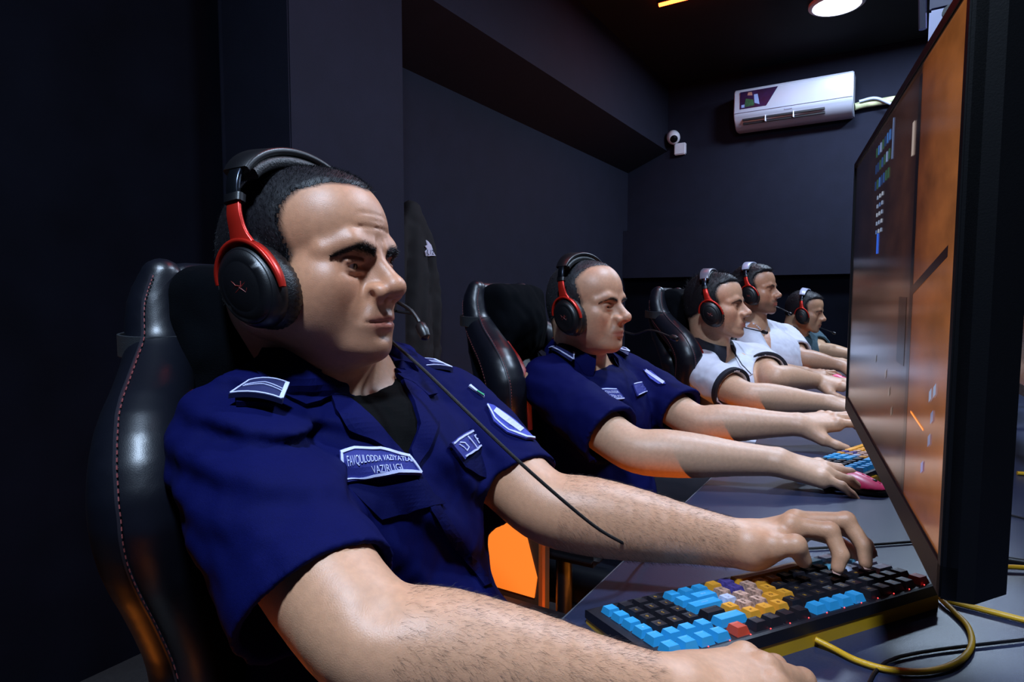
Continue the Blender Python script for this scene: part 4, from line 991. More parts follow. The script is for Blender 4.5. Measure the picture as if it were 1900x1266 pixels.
def build_head_hair(root, c, H, V, Q, N, L, h):
    """hair cap following the scalp plus short strands, brows and lashes"""
    hm = c.get('hair_mat', m_hair); ln = c.get('hair_len', 0.006); thick = c.get('hair_thick', 0.003)
    inhead = (np.abs(L) < 0.16).all(1)
    k = np.where(inhead, hair_mask(L+0.002*noise3(L, 400)[:, None], c), -1)
    vis = k > 0.0045; fm = vis[Q].all(1); fs = (k > -0.0005)[Q].all(1)
    if fm.any():
        ids = np.unique(Q[fm]); mp = np.full(len(V), -1); mp[ids] = np.arange(len(ids))
        t = thick*sm(k[ids], 0.004, 0.018)+thick*0.5*c.get('hair_top', 0)*sm(L[ids, 2], 0.05, 0.11)*sm(k[ids], 0, 0.02)
        Vc = V[ids]+N[ids]*(t*(1+0.25*noise3(L[ids], 500))+0.0002)[:, None]
        hc = mesh_np('hair', Vc, mp[Q[fm]], hm, root, True)
        n = c.get('hair_n', 2500)
        w = fs*np.clip(k[Q].mean(1)/0.006, 0.10, 1)*np.where(np.abs(L[Q[:, 0], 1]) > 0.083, 0, 1)
        p, f = sample_faces(V, Q, w, n); nn = N[Q[f, 0]]; ll = L[Q[f, 0]]
        flow = H.R@np.array([0.55, 0, -0.35]); flow2 = H.R@np.array([0.5, 0, 0.2])
        tz = sm(ll[:, 2], 0.03, 0.09)[:, None]
        d = nn*c.get('hair_up', 0.7)+flow*(1-tz)+flow2*tz*0.8+rng.normal(size=(n, 3))*0.18; d /= np.linalg.norm(d, axis=1)[:, None]
        s = strands('hair_strands', p+nn*thick*0.4, nn, d, ln*rng.uniform(0.6, 1.2, n)*(1+c.get('hair_top', 0)*tz[:, 0]), c.get('hair_w', 0.0005), hm, hc); s['kind'] = 'stuff'
    # eyebrows
    bpos = c.get('brow_z', 0.0)
    for sgn in (-1, 1):
        n = c.get('brow_n', 380); u = rng.random(n); v = rng.normal(size=n)*0.35
        yb = 0.010+u*0.046; zb = 0.0185+bpos+np.interp(u, [0, 0.25, 0.6, 1], [-0.001, 0.003, 0.0035, -0.0085]); hw = np.interp(u, [0, 0.2, 0.6, 1], [0.0042, 0.0050, 0.0038, 0.0014])*c.get('brow_w', 1.0)
        o = np.stack([np.full(n, 0.125), sgn*yb, zb+v*hw], 1); ow = H.o+H.s*(o@H.R.T)
        hit, t = c['_sdf'].march(ow, np.broadcast_to(-H.R[:, 0], ow.shape).copy(), 0.09, 40)
        ok = t < 0.080; hit = hit[ok]; g = c['_sdf'].grad(hit)
        d = (H.R@np.array([0.15, sgn*0.9, 0.12]))[None]+g*0.25+rng.normal(size=hit.shape)*0.15; d /= np.linalg.norm(d, axis=1)[:, None]
        eb = strands('eyebrow', hit, g, d, 0.0055*rng.uniform(0.6, 1.2, len(hit)), 0.00042, m_hair, root)
    # eyes
    for sgn in (-1, 1):
        cen = np.array([0.0775, sgn*0.0315, -0.0003]); M = H.p(*cen); r = (0.0126 if h < 0.003 else 0.0117)*H.s
        gz = unit(H.R@np.array([1, c.get('gaze', 0.0), c.get('gaze_z', -0.05)]))
        u_, v_ = 20, 28; th = np.linspace(0, math.pi, u_); ph = np.linspace(0, 2*math.pi, v_, endpoint=False)
        up = unit(np.cross(gz, [0.3, 0.2, 1])); up2 = np.cross(gz, up)
        VV = []; cc = []
        for a in th:
            for b in ph:
                VV.append(M+r*(gz*math.cos(a)+(up*math.cos(b)+up2*math.sin(b))*math.sin(a)))
                cc.append((0.004, 0.004, 0.004) if a < 0.22 else ((0.045, 0.022, 0.010) if a < 0.50 else (0.55, 0.50, 0.46)))
        FF = [(i*v_+j, i*v_+(j+1) % v_, (i+1)*v_+(j+1) % v_, (i+1)*v_+j) for i in range(u_-1) for j in range(v_)]
        mesh_np('eye', VV, np.array(FF), m_eye, root, True, np.array(cc))

def skin_colors(V, L, c, H, hands):
    base = np.array(srgb(c.get('skin', '#c58d6c'))); n = len(V)
    C = np.tile(base, (n, 1)); x, y, z = L[:, 0], L[:, 1], L[:, 2]; ay = np.abs(y)
    hd = sm(z, -0.14, -0.10)*(np.abs(L) < 0.2).all(1)
    def mix(w, col):
        nonlocal C; w = np.clip(w, 0, 1)[:, None]; C = C*(1-w)+np.array(srgb(col))*w
    blot = noise3(V, 55)*0.5+noise3(V, 130)*0.3
    C *= (1+0.05*blot)[:, None]
    mix(hd*0.35*np.exp(-((x-0.07)**2/0.0007+(ay-0.042)**2/0.0004+(z+0.03)**2/0.0006)), '#b0604a')     # cheeks
    mix(hd*0.45*np.exp(-((x-0.118)**2/0.0003+(y)**2/0.0003+(z+0.030)**2/0.0002)), '#b8644e')           # nose
    mix(hd*c.get('ruddy', 0.30)*sm(x, -0.02, 0.05), '#b06a48')
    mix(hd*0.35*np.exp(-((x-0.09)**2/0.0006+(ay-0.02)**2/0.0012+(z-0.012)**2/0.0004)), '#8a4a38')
    bw = c.get('beard', 0.35)
    bd = sm(-z, 0.045, 0.070)*sm(-z, 0.135, 0.112)*sm(x, -0.02, 0.02)
    mo = np.exp(-((z+0.052)**2/0.00004))*sm(x, 0.092, 0.102)*sm(-ay, -0.034, -0.024)
    mix(hd*bw*np.clip(bd*0.8+mo*0.9, 0, 1)*(1+0.3*blot), c.get('beard_col', '#4f3f3c'))
    lip = np.exp(-(((z+0.0675)/0.0085)**4))*np.exp(-((ay/0.0235)**6))*sm(x, 0.098, 0.1035)
    mix(hd*lip*0.8, '#9c5348')
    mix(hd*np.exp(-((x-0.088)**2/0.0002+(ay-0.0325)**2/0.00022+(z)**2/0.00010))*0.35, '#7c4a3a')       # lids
    k = np.where((np.abs(L) < 0.16).all(1), hair_mask(L, c), -1)
    bz = c.get('brow_z', 0.0); bu = np.clip((ay-0.010)/0.046, 0, 1); bzz = 0.0185+bz+np.interp(bu, [0, 0.25, 0.6, 1], [-0.001, 0.003, 0.0035, -0.0085])
    mix(0.75*hd*np.exp(-((z-bzz)/(0.0050*c.get('brow_w', 1.0)*np.interp(bu, [0, .2, .6, 1], [.75, 1, .8, .4])))**4)*sm(ay, 0.007, 0.012)*sm(-ay, -0.058, -0.052)*sm(x, 0.05, 0.06), '#1c1416')
    mix(sm(k, -0.004, 0.006)*c.get('scalp', 0.85), c.get('scalp_col', '#17151a'))
    for J in hands:
        for i, f in enumerate(J):
            tip = f[3]; d = unit(f[3]-f[2])
            kn = np.exp(-(np.linalg.norm(V-f[1], axis=1)/0.010)**2)*0.22; mix(kn, '#a8604c')
            mix(0.3*np.exp(-(np.linalg.norm(V-tip, axis=1)/0.009)**2), '#b8705c')
    return C

# ------------------------------------------------------------------ headset
def lean(z): return 0.016-0.22*(z+0.03)
def headset(H, label, mic=None, boom_pts=None, dz=0.0, wide=0.094, group='black and red gaming headsets', band_mat=None, lowpoly=1, boom_world=None):
    t = empty('headset', tuple(H.p(0, 0, 0.14)), label, 'headset', group); q = lambda x, y, z: Vector(H.p(x+lean(z), y, z+dz))
    n = 40 if lowpoly > 1 else 28
    X, Yv, Z = [Vector(H.R[:, i]) for i in range(3)]; sc = H.s
    for sg in (-1, 1):
        y0 = wide-0.014-(0.007 if sg > 0 else 0)
        def ring(rx, rz, y, cx=0.006, cz=-0.030, wob=0.0): 
            out = []
            for j in range(n*2 if wob else n):
                a = 2*math.pi*j/(n*2 if wob else n); k = 1+wob*(1 if j % 2 else -1)
                out.append(q(cx+rx*math.cos(a)*k, sg*y, cz+rz*math.sin(a)*k))
            return out
        cu = MB(); w = 0.016
        cu.loft([ring(0.024, 0.030, y0-0.002, wob=w), ring(0.031, 0.038, y0-0.006, wob=w), ring(0.036, 0.0440, y0-0.002, wob=w), ring(0.0385, 0.0470, y0+0.006, wob=w*1.5), ring(0.038, 0.0465, y0+0.014, wob=w), ring(0.0355, 0.0435, y0+0.019, wob=w)])
        cu.build('ear_cushion', m_blk2, t, True, 60)
        hs = MB(); hs.loft([ring(0.0355, 0.044, y0+0.017), ring(0.0372, 0.0460, y0+0.020), ring(0.0367, 0.0452, y0+0.028), ring(0.0335, 0.0412, y0+0.036), ring(0.0326, 0.0402, y0+0.0365)])
        cup = hs.build('ear_cup', m_blk, t, True, 50)
        pl = MB(); pl.loft([ring(0.0326, 0.0402, y0+0.0355), ring(0.0316, 0.0390, y0+0.0375), ring(0.0235, 0.0293, y0+0.0415), ring(0.0226, 0.0284, y0+0.0412), ring(0.0208, 0.0266, y0+0.0418), ring(0.012, 0.016, y0+0.0436), ring(0.002, 0.003, y0+0.044)])
        pl.build('cup_plate', m_blk, cup, True, 50)
        lg = MB(); yy = y0+0.0428     # emblem of slanted strokes
        for pts in ([(-0.011, -0.006), (-0.004, 0.001), (-0.009, 0.006)], [(-0.004, 0.001), (0.003, 0.000), (0.010, 0.007)], [(0.000, -0.001), (0.007, -0.006), (0.009, -0.001)], [(-0.006, -0.007), (0.002, -0.001), (0.003, 0.006)]):
            lg.tube([q(0.006+u, sg*(yy+0.0012-(u*u+v*v)*8), -0.030+v) for u, v in pts], 0.0007*sc, 5)
        lg.build('logo', m_redlogo, cup)
        # red fork hugging the cup rim, with a stem up to the headband
        arc = [(0.02+ (math.pi-0.04)*i/26) for i in range(27)]
        pts = [q(0.006+0.0398*math.cos(a), sg*(y0+0.029), -0.030+0.0488*math.sin(a)) for a in arc]
        wds = [0.011*sc*(0.60+0.60*math.sin(max(0, min(math.pi, a)))**0.6) for a in arc]
        MB().band(pts, [Yv*sg]*len(pts), wds, 0.0045*sc).build('fork', m_red, t, True, 50)
        st = [q(0.006-0.001, sg*(y0+0.0285), 0.014), q(0.003, sg*(y0+0.029), 0.028), q(0.001, sg*(y0+0.028), 0.045), q(0.0, sg*(y0+0.024), 0.060)]
        stp = spline(st, 5)
        MB().band(stp, [X]*len(stp), list(np.interp(np.arange(len(stp)), [0, 3, 6, len(stp)-1], [0.030, 0.023, 0.019, 0.015])*sc), 0.0050*sc).build('fork_stem', m_red, t, True, 50)
        jb = MB(); jb.band([q(0, sg*(y0+0.024), 0.057), q(0, sg*(y0+0.0215), 0.065)], X, 0.021*sc, 0.012*sc); jb.build('slider_joint', m_blk, t, True, 50)
    # headband: outer shell and inner padding
    a = np.linspace(0, math.pi, 33)
    yr = wide+0.010; top = 0.1285; z0 = 0.062
    shell = [q(0.0, -yr*math.cos(u)*(1-0.06*math.sin(u)), z0+(top-z0)*math.sin(u)**0.85) for u in a]
    cut = 4
    MB().band(shell[:cut+2], X, 0.015*sc, 0.006*sc).build('slider', m_steel, t, True, 50); MB().band(shell[-cut-2:], X, 0.015*sc, 0.006*sc).build('slider', m_steel, t, True, 50)
    wb = np.array([0.020+0.016*math.sin(u)**0.6 for u in a])*sc
    MB().band(shell[cut:-cut], X, list(wb[cut:-cut]), 0.008*sc).build('headband', band_mat or m_blk, t, True, 50)
    pad = [q(0.0, -(yr-0.008)*math.cos(u)*(1-0.06*math.sin(u)), z0-0.002+(top-0.010-z0)*math.sin(u)**0.85) for u in a]
    MB().band(pad[cut+1:-cut-1], X, list(wb[cut+1:-cut-1]*0.92), 0.013*sc).build('headband_padding', m_blk2, t, True, 50)
    if boom_pts is not None:
        bp = spline([q(*b_) for b_ in boom_pts]+list(boom_world or []), 8); MB().tube(bp, 0.0022*sc, 8).build('microphone_boom', m_blk, t, True)
        e = bp[-1]; d = Vector(e)-Vector(bp[-4]); d.normalize()
        MB().tube([Vector(e)-d*0.004, Vector(e), Vector(e)+d*0.010, Vector(e)+d*0.018, Vector(e)+d*0.021], [0.003, 0.0065*sc, 0.0075*sc, 0.006*sc, 0.002], 14).build('microphone', m_blk, t, True)
    return t
# ================================================================== PEOPLE
def body_box(pts, pad=0.12):
    p = np.array(pts); return p.min(0)-pad, p.max(0)+pad
def build_person(name, c):
    """c: joints in world coordinates + options; returns root, body sdf, shirt sdf"""
    H = c['H']; SR, SL, ER, EL, WR, WL = [np.asarray(c[k], float) for k in ('SR', 'SL', 'ER', 'EL', 'WR', 'WL')]
    mid = (SR+SL)/2; side = unit(SL-SR); up = unit(c.get('spine_up', (0, 0, 1))); fw = unit(np.cross(side, up)); up = np.cross(fw, side)
    R = np.stack([fw, side, up], 1); c['R'] = R; c['mid'] = mid
    T = lambda x, y, z: mid+R@np.array([x, y, z], float)
    c['T'] = T; k = c.get('k', 1.0); nk = np.asarray(c['neck'], float)
    S = SDF()
    head_ops(S, H, nk, c)
    S.u(ell(T(0.02, 0, -0.11), (0.105, 0.165, 0.16), R), 0.03); S.u(ell(T(-0.02, 0, -0.02), (0.085, 0.16, 0.06), R), 0.03)
    S.u(ell(T(0.03, 0, -0.30), (0.115, 0.14, 0.14), R), 0.03)
    for a, b, w in ((SR, ER, WR), (SL, EL, WL)):
        S.u(cone(nk-np.array([0, 0, 0.02]), a, 0.045, 0.050), 0.03); arm_ops(S, a, b, w, c.get('arm', 1.0))
    hands = []
    for w, e, hd in ((WR, ER, c['hand_r']), (WL, EL, c['hand_l'])):
        if 'J' in hd: J = [[np.asarray(q, float) for q in f] for f in hd['J']]
        else: J = hand_joints(w, hd['x'], hd['z'], hd['side'], hd)
        fx = unit((J[1][0]+J[2][0])/2-w); hand_ops(S, w, J, fx, c.get('hk', 1.0), hd['z']); hands.append(J)
    if 'post' in c: c['post'](S)
    c['_sdf'] = S
    allp = [H.p(0.13, 0.1, 0.13), H.p(-0.11, -0.1, -0.1), SR, SL, ER, EL, WR, WL, T(0, 0, -0.25)]+[q for J in hands for f in J for q in f]
    p = np.array(allp); lo = p.min(0)-0.03; hi = p.max(0)+0.03; lo[0] -= 0.06; lo[1] -= 0.04; lo[2] -= 0.05
    h = c.get('h', 0.004)
    V, Q = polygonize(S, lo, hi, h)
    N = vnormals(V, Q); L = H.inv(V)
    base = np.array([mid[0]-0.05, mid[1], 0.0])
    root = empty(name, base, c['label'], 'person')
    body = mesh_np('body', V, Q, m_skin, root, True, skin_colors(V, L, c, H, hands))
    build_head_hair(root, c, H, V, Q, N, L, h)
    for J in hands:                                   # finger nails
        for i, f in enumerate(J):
            d = unit(f[3]-f[2]); bk = c['nail_up'] if i < 4 else c['nail_up']*0.6+side*0.2
            up_ = unit(np.asarray(bk)-d*(np.asarray(bk)@d)); w_ = np.cross(up_, d); r = (0.0066, 0.0068, 0.0064, 0.0058, 0.0080)[i]
            ce = f[3]+d*0.0005+up_*r*0.80; vv = []; ff = []
            for a in range(6):
                for b in range(5):
                    uu = -0.0055+a*0.0025; ww = (b-2)/2*0.0050*(1-0.25*(a == 5)-0.1*(a == 0)); vv.append(ce+d*uu+w_*ww-up_*(ww*ww*70+max(0, uu)*0.25))
            ff = [(a*5+b, a*5+b+1, (a+1)*5+b+1, (a+1)*5+b) for a in range(5) for b in range(4)]
            if c.get('nails', True): mesh_np('fingernail', vv, np.array(ff), mat('nail', '#d8a898', 0.3), root, True)
    return root, S, hands
def arm_hair(root, S, el, wr, n, ln=0.011, w=0.00022, side_bias=None):
    el, wr = np.asarray(el), np.asarray(wr); d = unit(wr-el); t = 0.10+0.82*rng.random(n)
    a = unit(np.cross(d, [0, 0, 1])); b = np.cross(a, d); th = rng.uniform(0, 2*math.pi, n)
    rad = a[None]*np.cos(th)[:, None]+b[None]*np.sin(th)[:, None]
    o = el+(wr-el)*t[:, None]+rad*0.09
    hit, tt = S.march(o, -rad, 0.09, 40); g = S.grad(hit)
    dd = d[None]*0.9+g*0.55-b[None]*0.25+rng.normal(size=(n, 3))*0.22; dd /= np.linalg.norm(dd, axis=1)[:, None]
    o = strands('arm_hair', hit, g, dd, ln*rng.uniform(0.5, 1.2, n), w, mat('arm_hair', '#2e201a', 0.6), root, 0.5); o['kind'] = 'stuff'

def shirt_sdf(c, loose=1.0, hem=0.72, hr=0.076, sr=0.066, collar=True, fold=1.0, sleeves=True, th=0.013):
    T, R = c['T'], c['R']; SR, SL, ER, EL = [np.asarray(c[k], float) for k in ('SR', 'SL', 'ER', 'EL')]
    nk = np.asarray(c['neck'], float); S = SDF(); g = 0.012*loose; fat = c.get('fat', 0)
    S.u(ell(T(0.022, 0, -0.115), (0.118+g, 0.172+g, 0.165), R), 0.03)
    S.u(ell(T(-0.025, 0, -0.03), (0.090+g, 0.165, 0.075), R), 0.03)
    S.u(ell(T(0.030+0.02*fat, 0, -0.30), (0.125+g+0.025*fat, 0.150+g, 0.15), R), 0.05)
    S.u(ell(T(0.0, 0, -0.42), (0.13+g, 0.16+g, 0.12), R), 0.04)
    for a in (SR, SL): S.u(cone(nk-np.array([0.012, 0, 0.012-c.get('trap', 0.0)]), a+(nk-a)*0.12+np.array([0, 0, 0.012]), 0.056+c.get('trap', 0.0)*0.5, 0.046), 0.03)
    ax = unit(R@np.array([c.get('tilt', 0.45), 0, 1.0]))
    Sl = []
    dr = np.asarray(c.get('sleeve_drop', (0, 0, 0)), float)
    for a, e in (((SR, ER+dr), (SL, EL+dr)) if sleeves else ()):
        h = a+(e-a)*hem; S.u(cone(a, a+(e-a)*hem*0.5, sr, (sr+hr)/2), 0.035)
        cn = cone(a+(e-a)*0.15, a+(e-a)*(hem+0.3), sr, hr+0.004); d = unit(e-a)
        S.u(Prim(lambda p, cn=cn, h=h, d=d: np.maximum(cn.f(p), (p-h)@d)), 0.02)
        Sl.append((cn, a+(e-a)*hem*0.66, d))
    if fold: S.d(lambda p: fold_field(p, c, fold))
    for cn, st, d in Sl: S.s(Prim(lambda p, cn=cn, st=st, d=d: np.maximum(cn.f(p)+th+(fold_field(p, c, fold) if fold else 0), -((p-st)@d))), 0.003)
    S.s(cone(nk+ax*0.0, nk+ax*0.16, 0.066, 0.074), 0.006)
    return S
def fold_field(p, c, amp):
    """cloth folds: ridges fanning from shoulders and armpits plus soft noise"""
    v = np.zeros(len(p)); 
    for (o, d, n, wl, ext, a) in c.get('folds', []):
        q = p-o; t = q@d; s_ = q@n; r2 = (q*q).sum(1)
        v += a*np.sin(s_/wl*2*math.pi+1.5*np.sin(t*14))*np.exp(-r2/(ext*ext))
    v += 0.0022*noise3(p, 34)+0.0010*noise3(p, 80)
    return v*amp
m_navy = mat('navy_uniform', '#080c40', 0.75, noise=0.10, nscale=500, bump=0.25, bscale=1400, spec=0.06)
m_navy2 = mat('navy_uniform_trim', '#070a38', 0.75, noise=0.10, nscale=500, bump=0.25, bscale=1400, spec=0.06)
m_tee = mat('black_tee', '#020203', 0.9, bump=0.2, bscale=900, spec=0.1)
m_thread = mat('white_thread', '#c8ccf4', 0.6, bump=0.3, bscale=2000)

def collar_ring(parent, c, SH, m, gap=50, r0=0.064, r1=0.098, up=0.040, name='collar'):
    """folded collar: stands around the neck and lies down on the shirt, open at the front"""
    nk = np.asarray(c['neck'], float); R = c['R']; ax = unit(R@np.array([c.get('tilt', 0.45)*0.8, 0, 1.0])); x = unit(R[:, 0]-ax*(R[:, 0]@ax)); y = np.cross(ax, x)
    n = 40; angs = np.linspace(math.radians(gap), 2*math.pi-math.radians(gap), n); rows = []
    for a in angs:
        d = x*math.cos(a)+y*math.sin(a); top = nk+ax*up+d*r0; mid_ = nk+ax*(up+0.003)+d*(r0+0.008); out = nk+ax*(up-0.040)+d*r1
        o2 = np.array([out+ax*0.05]); hit, _ = SH.march(o2, -ax[None], 0.12, 40); h_ = hit[0]+ax*0.004 if np.linalg.norm(hit[0]-out) < 0.06 else out
        low = nk+ax*0.0+d*(r0+0.001)
        rows.append([low, top, mid_, mid_*0.5+h_*0.5+ax*0.004+d*0.004, h_, h_-ax*0.003, mid_*0.5+h_*0.5, nk+ax*(up-0.006)+d*(r0+0.006)])
    b = MB(); b.loft(rows); return b.build(name, m, parent, True, 50)
def hem_bands(parent, c, hem, hr, m, w=0.016, name='sleeve_band'):
    for a, e in (('SR', 'ER'), ('SL', 'EL')):
        a, e = np.asarray(c[a], float), np.asarray(c[e], float); d = unit(e-a); h = a+(e-a)*hem; x = unit(np.cross(d, [0, 0, 1.0])); y = np.cross(d, x); L = np.linalg.norm(e-a)
        rr = []
        for t, dr in ((-w, 0.0025), (-w*0.5, 0.003), (0.001, 0.003), (0.002, 0.0), (0.001, -0.008), (-w, -0.008)): rr.append([h+d*t+(x*math.cos(q)+y*math.sin(q))*(hr-0.001+dr+c.get('band_dr', 0)) for q in np.linspace(0, 2*math.pi, 40, endpoint=False)])
        MB().loft(rr, True, False).build(name, m, parent, True)
# ------------------------------------------------------------------ first player (uniform)
H1 = Loc(P(568, 496, 0.720), (math.cos(math.radians(11)), math.sin(math.radians(11)), -0.02), (0.02, 0.02, 1), 1.0, 0.89)
c1 = dict(H=H1, SR=P(430, 822, 0.63), SL=P(836, 765, 0.92), ER=P(672, 1186, 0.480), EL=P(1002, 940, 0.79), WR=P(1252, 1292, 0.50), WL=P(1385, 1012, 0.755),
          neck=(-0.600, 0.545, 1.000), fat=1.7, trap=0.026, h=0.0024, skin='#cb9674', beard=0.30, brow_n=1100, brow_w=1.5, brow_z=-0.003, brow=1.08, hair_n=26000, hair_len=0.0065, hair_thick=0.0022, hair_w=0.00032, hair_up=0.45, gaze=0.28,
          recede=0.004, hairline=0.082, scalp=0.8, arm=1.02, nose=0.95, hk=1.12,
          wrinkles=True,
          label='man in a navy short-sleeved uniform with name patches and dark cropped hair, typing', nail_up=np.array([0.3, -0.2, 1.0]))
J1L = [[P(1466, 976, 0.748), P(1540, 986, 0.735), P(1560, 1030, 0.722), P(1554, 1054, 0.719)],
       [P(1476, 967, 0.770), P(1570, 967, 0.757), P(1603, 1014, 0.740), P(1606, 1045, 0.733)],
       [P(1484, 969, 0.790), P(1574, 982, 0.790), P(1606, 1012, 0.780), P(1616, 1026, 0.772)],
       [P(1480, 980, 0.806), P(1545, 1000, 0.812), P(1574, 1018, 0.806), P(1584, 1032, 0.802)],
       [P(1404, 1022, 0.742), P(1432, 1014, 0.726), P(1476, 1012, 0.716), P(1491, 1040, 0.722)]]
c1['hand_l'] = dict(J=J1L, z=(0.0, -0.25, 1.0))
c1['hand_r'] = dict(x=unit(P(1475, 1250, 0.535)-P(1252, 1292, 0.50)), z=(0.1, -0.1, 1.0), side=1, curl=[(0.45, 0.35, 0.25), (0.42, 0.38, 0.25), (0.5, 0.40, 0.3), (0.55, 0.45, 0.3)],
                    thumb=[(0.022, 0.024, -0.010), (0.048, 0.046, -0.022), (0.076, 0.050, -0.030), (0.098, 0.046, -0.034)])

def uniform_parts(root, shirt, SH, px, full=True, step=7.0, SF=None):
    """patches, flaps and collar laid on the shirt; px = dict of photo outlines"""
    SF = SF or SH; outer = ('sleeve_emblem', 'flag_patch', 'epaulette', 'epaulette_loop')
    def lay(name, poly, m, off, th, parent=shirt, st=None):
        V, Fc = conform(poly, SF if name in outer else SH, off, th, st or step); o = mesh_np(name, V, Fc, m, parent, False); fix_normals(o); return o
    def strip(name, pts, w, m, off, parent, closed=False, par_name=None):
        p = [np.array(q, float) for q in pts]; 
        if closed: p = p+[p[0]]
        L_ = []; R_ = []
        for i, q in enumerate(p):
            t = (p[min(i+1, len(p)-1)]-p[max(i-1, 0)]); t /= np.linalg.norm(t); n = np.array([-t[1], t[0]]); L_.append(q+n*w/2); R_.append(q-n*w/2)
        pts2 = np.array(L_+R_); k = len(p); fs = [(i, i+1, k+i+1, k+i) for i in range(k-1)]
        V, Fc = conform(None, SF if par_name in outer else SH, off, 0.0012, pts2d=pts2, faces2d=fs); o = mesh_np(name, V, Fc, m, parent, False); fix_normals(o); return o
    def dens(pts, st=6):
        out = []
        for a_, b_ in zip(pts, pts[1:]):
            a_ = np.array(a_, float); b_ = np.array(b_, float); n = max(1, int(np.linalg.norm(b_-a_)/st)); out += [a_+(b_-a_)*i/n for i in range(n)]
        return out+[np.array(pts[-1], float)]
    res = {}
    for (name, poly, m, off, th) in px.get('plain', []): res[name] = lay(name, poly, m, off, th)
    for (name, pts, w, m, off, par) in px.get('strips', []): strip(name, dens(pts), w, m, off, res.get(par, shirt), par_name=par)
    for (s_, quad, size, m, off, par) in px.get('texts', []):
        # quad: four corner pixels (top left, top right, bottom right, bottom left) of the lettering box
        V2, F2 = text2d(s_, 1.0); lo_, hi_ = V2.min(0), V2.max(0); uv = (V2-lo_)/(hi_-lo_); q = [np.array(k_, float) for k_ in quad]
        pts2 = np.array([(q[3]*(1-u)+q[2]*u)*(1-v)+(q[0]*(1-u)+q[1]*u)*v+np.array([0, -size*4*u*(1-u)]) for u, v in uv])
        V, Fc = conform(None, SH, off, 0.0006, pts2d=pts2, faces2d=F2); o = mesh_np('lettering', V, Fc, m, res.get(par, shirt), False)
    return res
def dimples(S):
    """inner elbow crease of the near arm, faint hollows beside the tendon"""
    for (px_, py_, r, a) in ((703, 1128, 0.017, 0.0042),):
        hit, _ = S.march(CAM[None]+0.2*ray(px_, py_)[None], ray(px_, py_)[None], 1.0, 60); q = hit[0]
        S.d(lambda p, q=q, r=r, a=a: a*np.exp(-((p-q)**2).sum(1)/(r*r)))
c1['post'] = dimples
p1, S1, hands1 = build_person('person', c1)
arm_hair(p1, S1, c1['ER'], c1['WR'], 8500, 0.0085, 0.00013); arm_hair(p1, S1, c1['EL'], c1['WL'], 8500, 0.008, 0.00013)
R1 = c1['R']; SRw = np.asarray(c1['SR'])
c1['folds'] = [(P(520, 800, 0.60), unit(P(620, 860, 0.60)-P(430, 790, 0.60)), unit(P(500, 860, 0.60)-P(520, 790, 0.60)), 0.036, 0.090, 0.0075),
               (P(840, 960, 0.68), unit(P(900, 1040, 0.66)-P(760, 880, 0.68)), unit(P(860, 900, 0.68)-P(780, 980, 0.68)), 0.045, 0.11, 0.0050),
               (P(330, 930, 0.60), unit(P(340, 1000, 0.6)-P(310, 860, 0.6)), unit(P(380, 930, 0.6)-P(300, 930, 0.6)), 0.030, 0.07, 0.0022),
               (P(900, 850, 0.85), unit(P(960, 900, 0.85)-P(860, 780, 0.85)), unit(P(940, 820, 0.85)-P(880, 880, 0.85)), 0.035, 0.07, 0.0045)]
c1['sleeve_drop'] = (-0.012, 0, -0.022)
SH1 = shirt_sdf(c1, hem=0.78, hr=0.075, sr=0.060, th=0.0075)
lo, hi = body_box([c1['SR'], c1['SL'], c1['ER'], c1['EL'], c1['T'](0.1, 0, -0.5)], 0.15)
V, Q = polygonize(SH1, lo, hi, 0.0031)
shirt1 = mesh_np('shirt', V, Q, m_navy, p1, True)
shirt1['label'] = 'navy short-sleeved uniform shirt with embroidered patches'
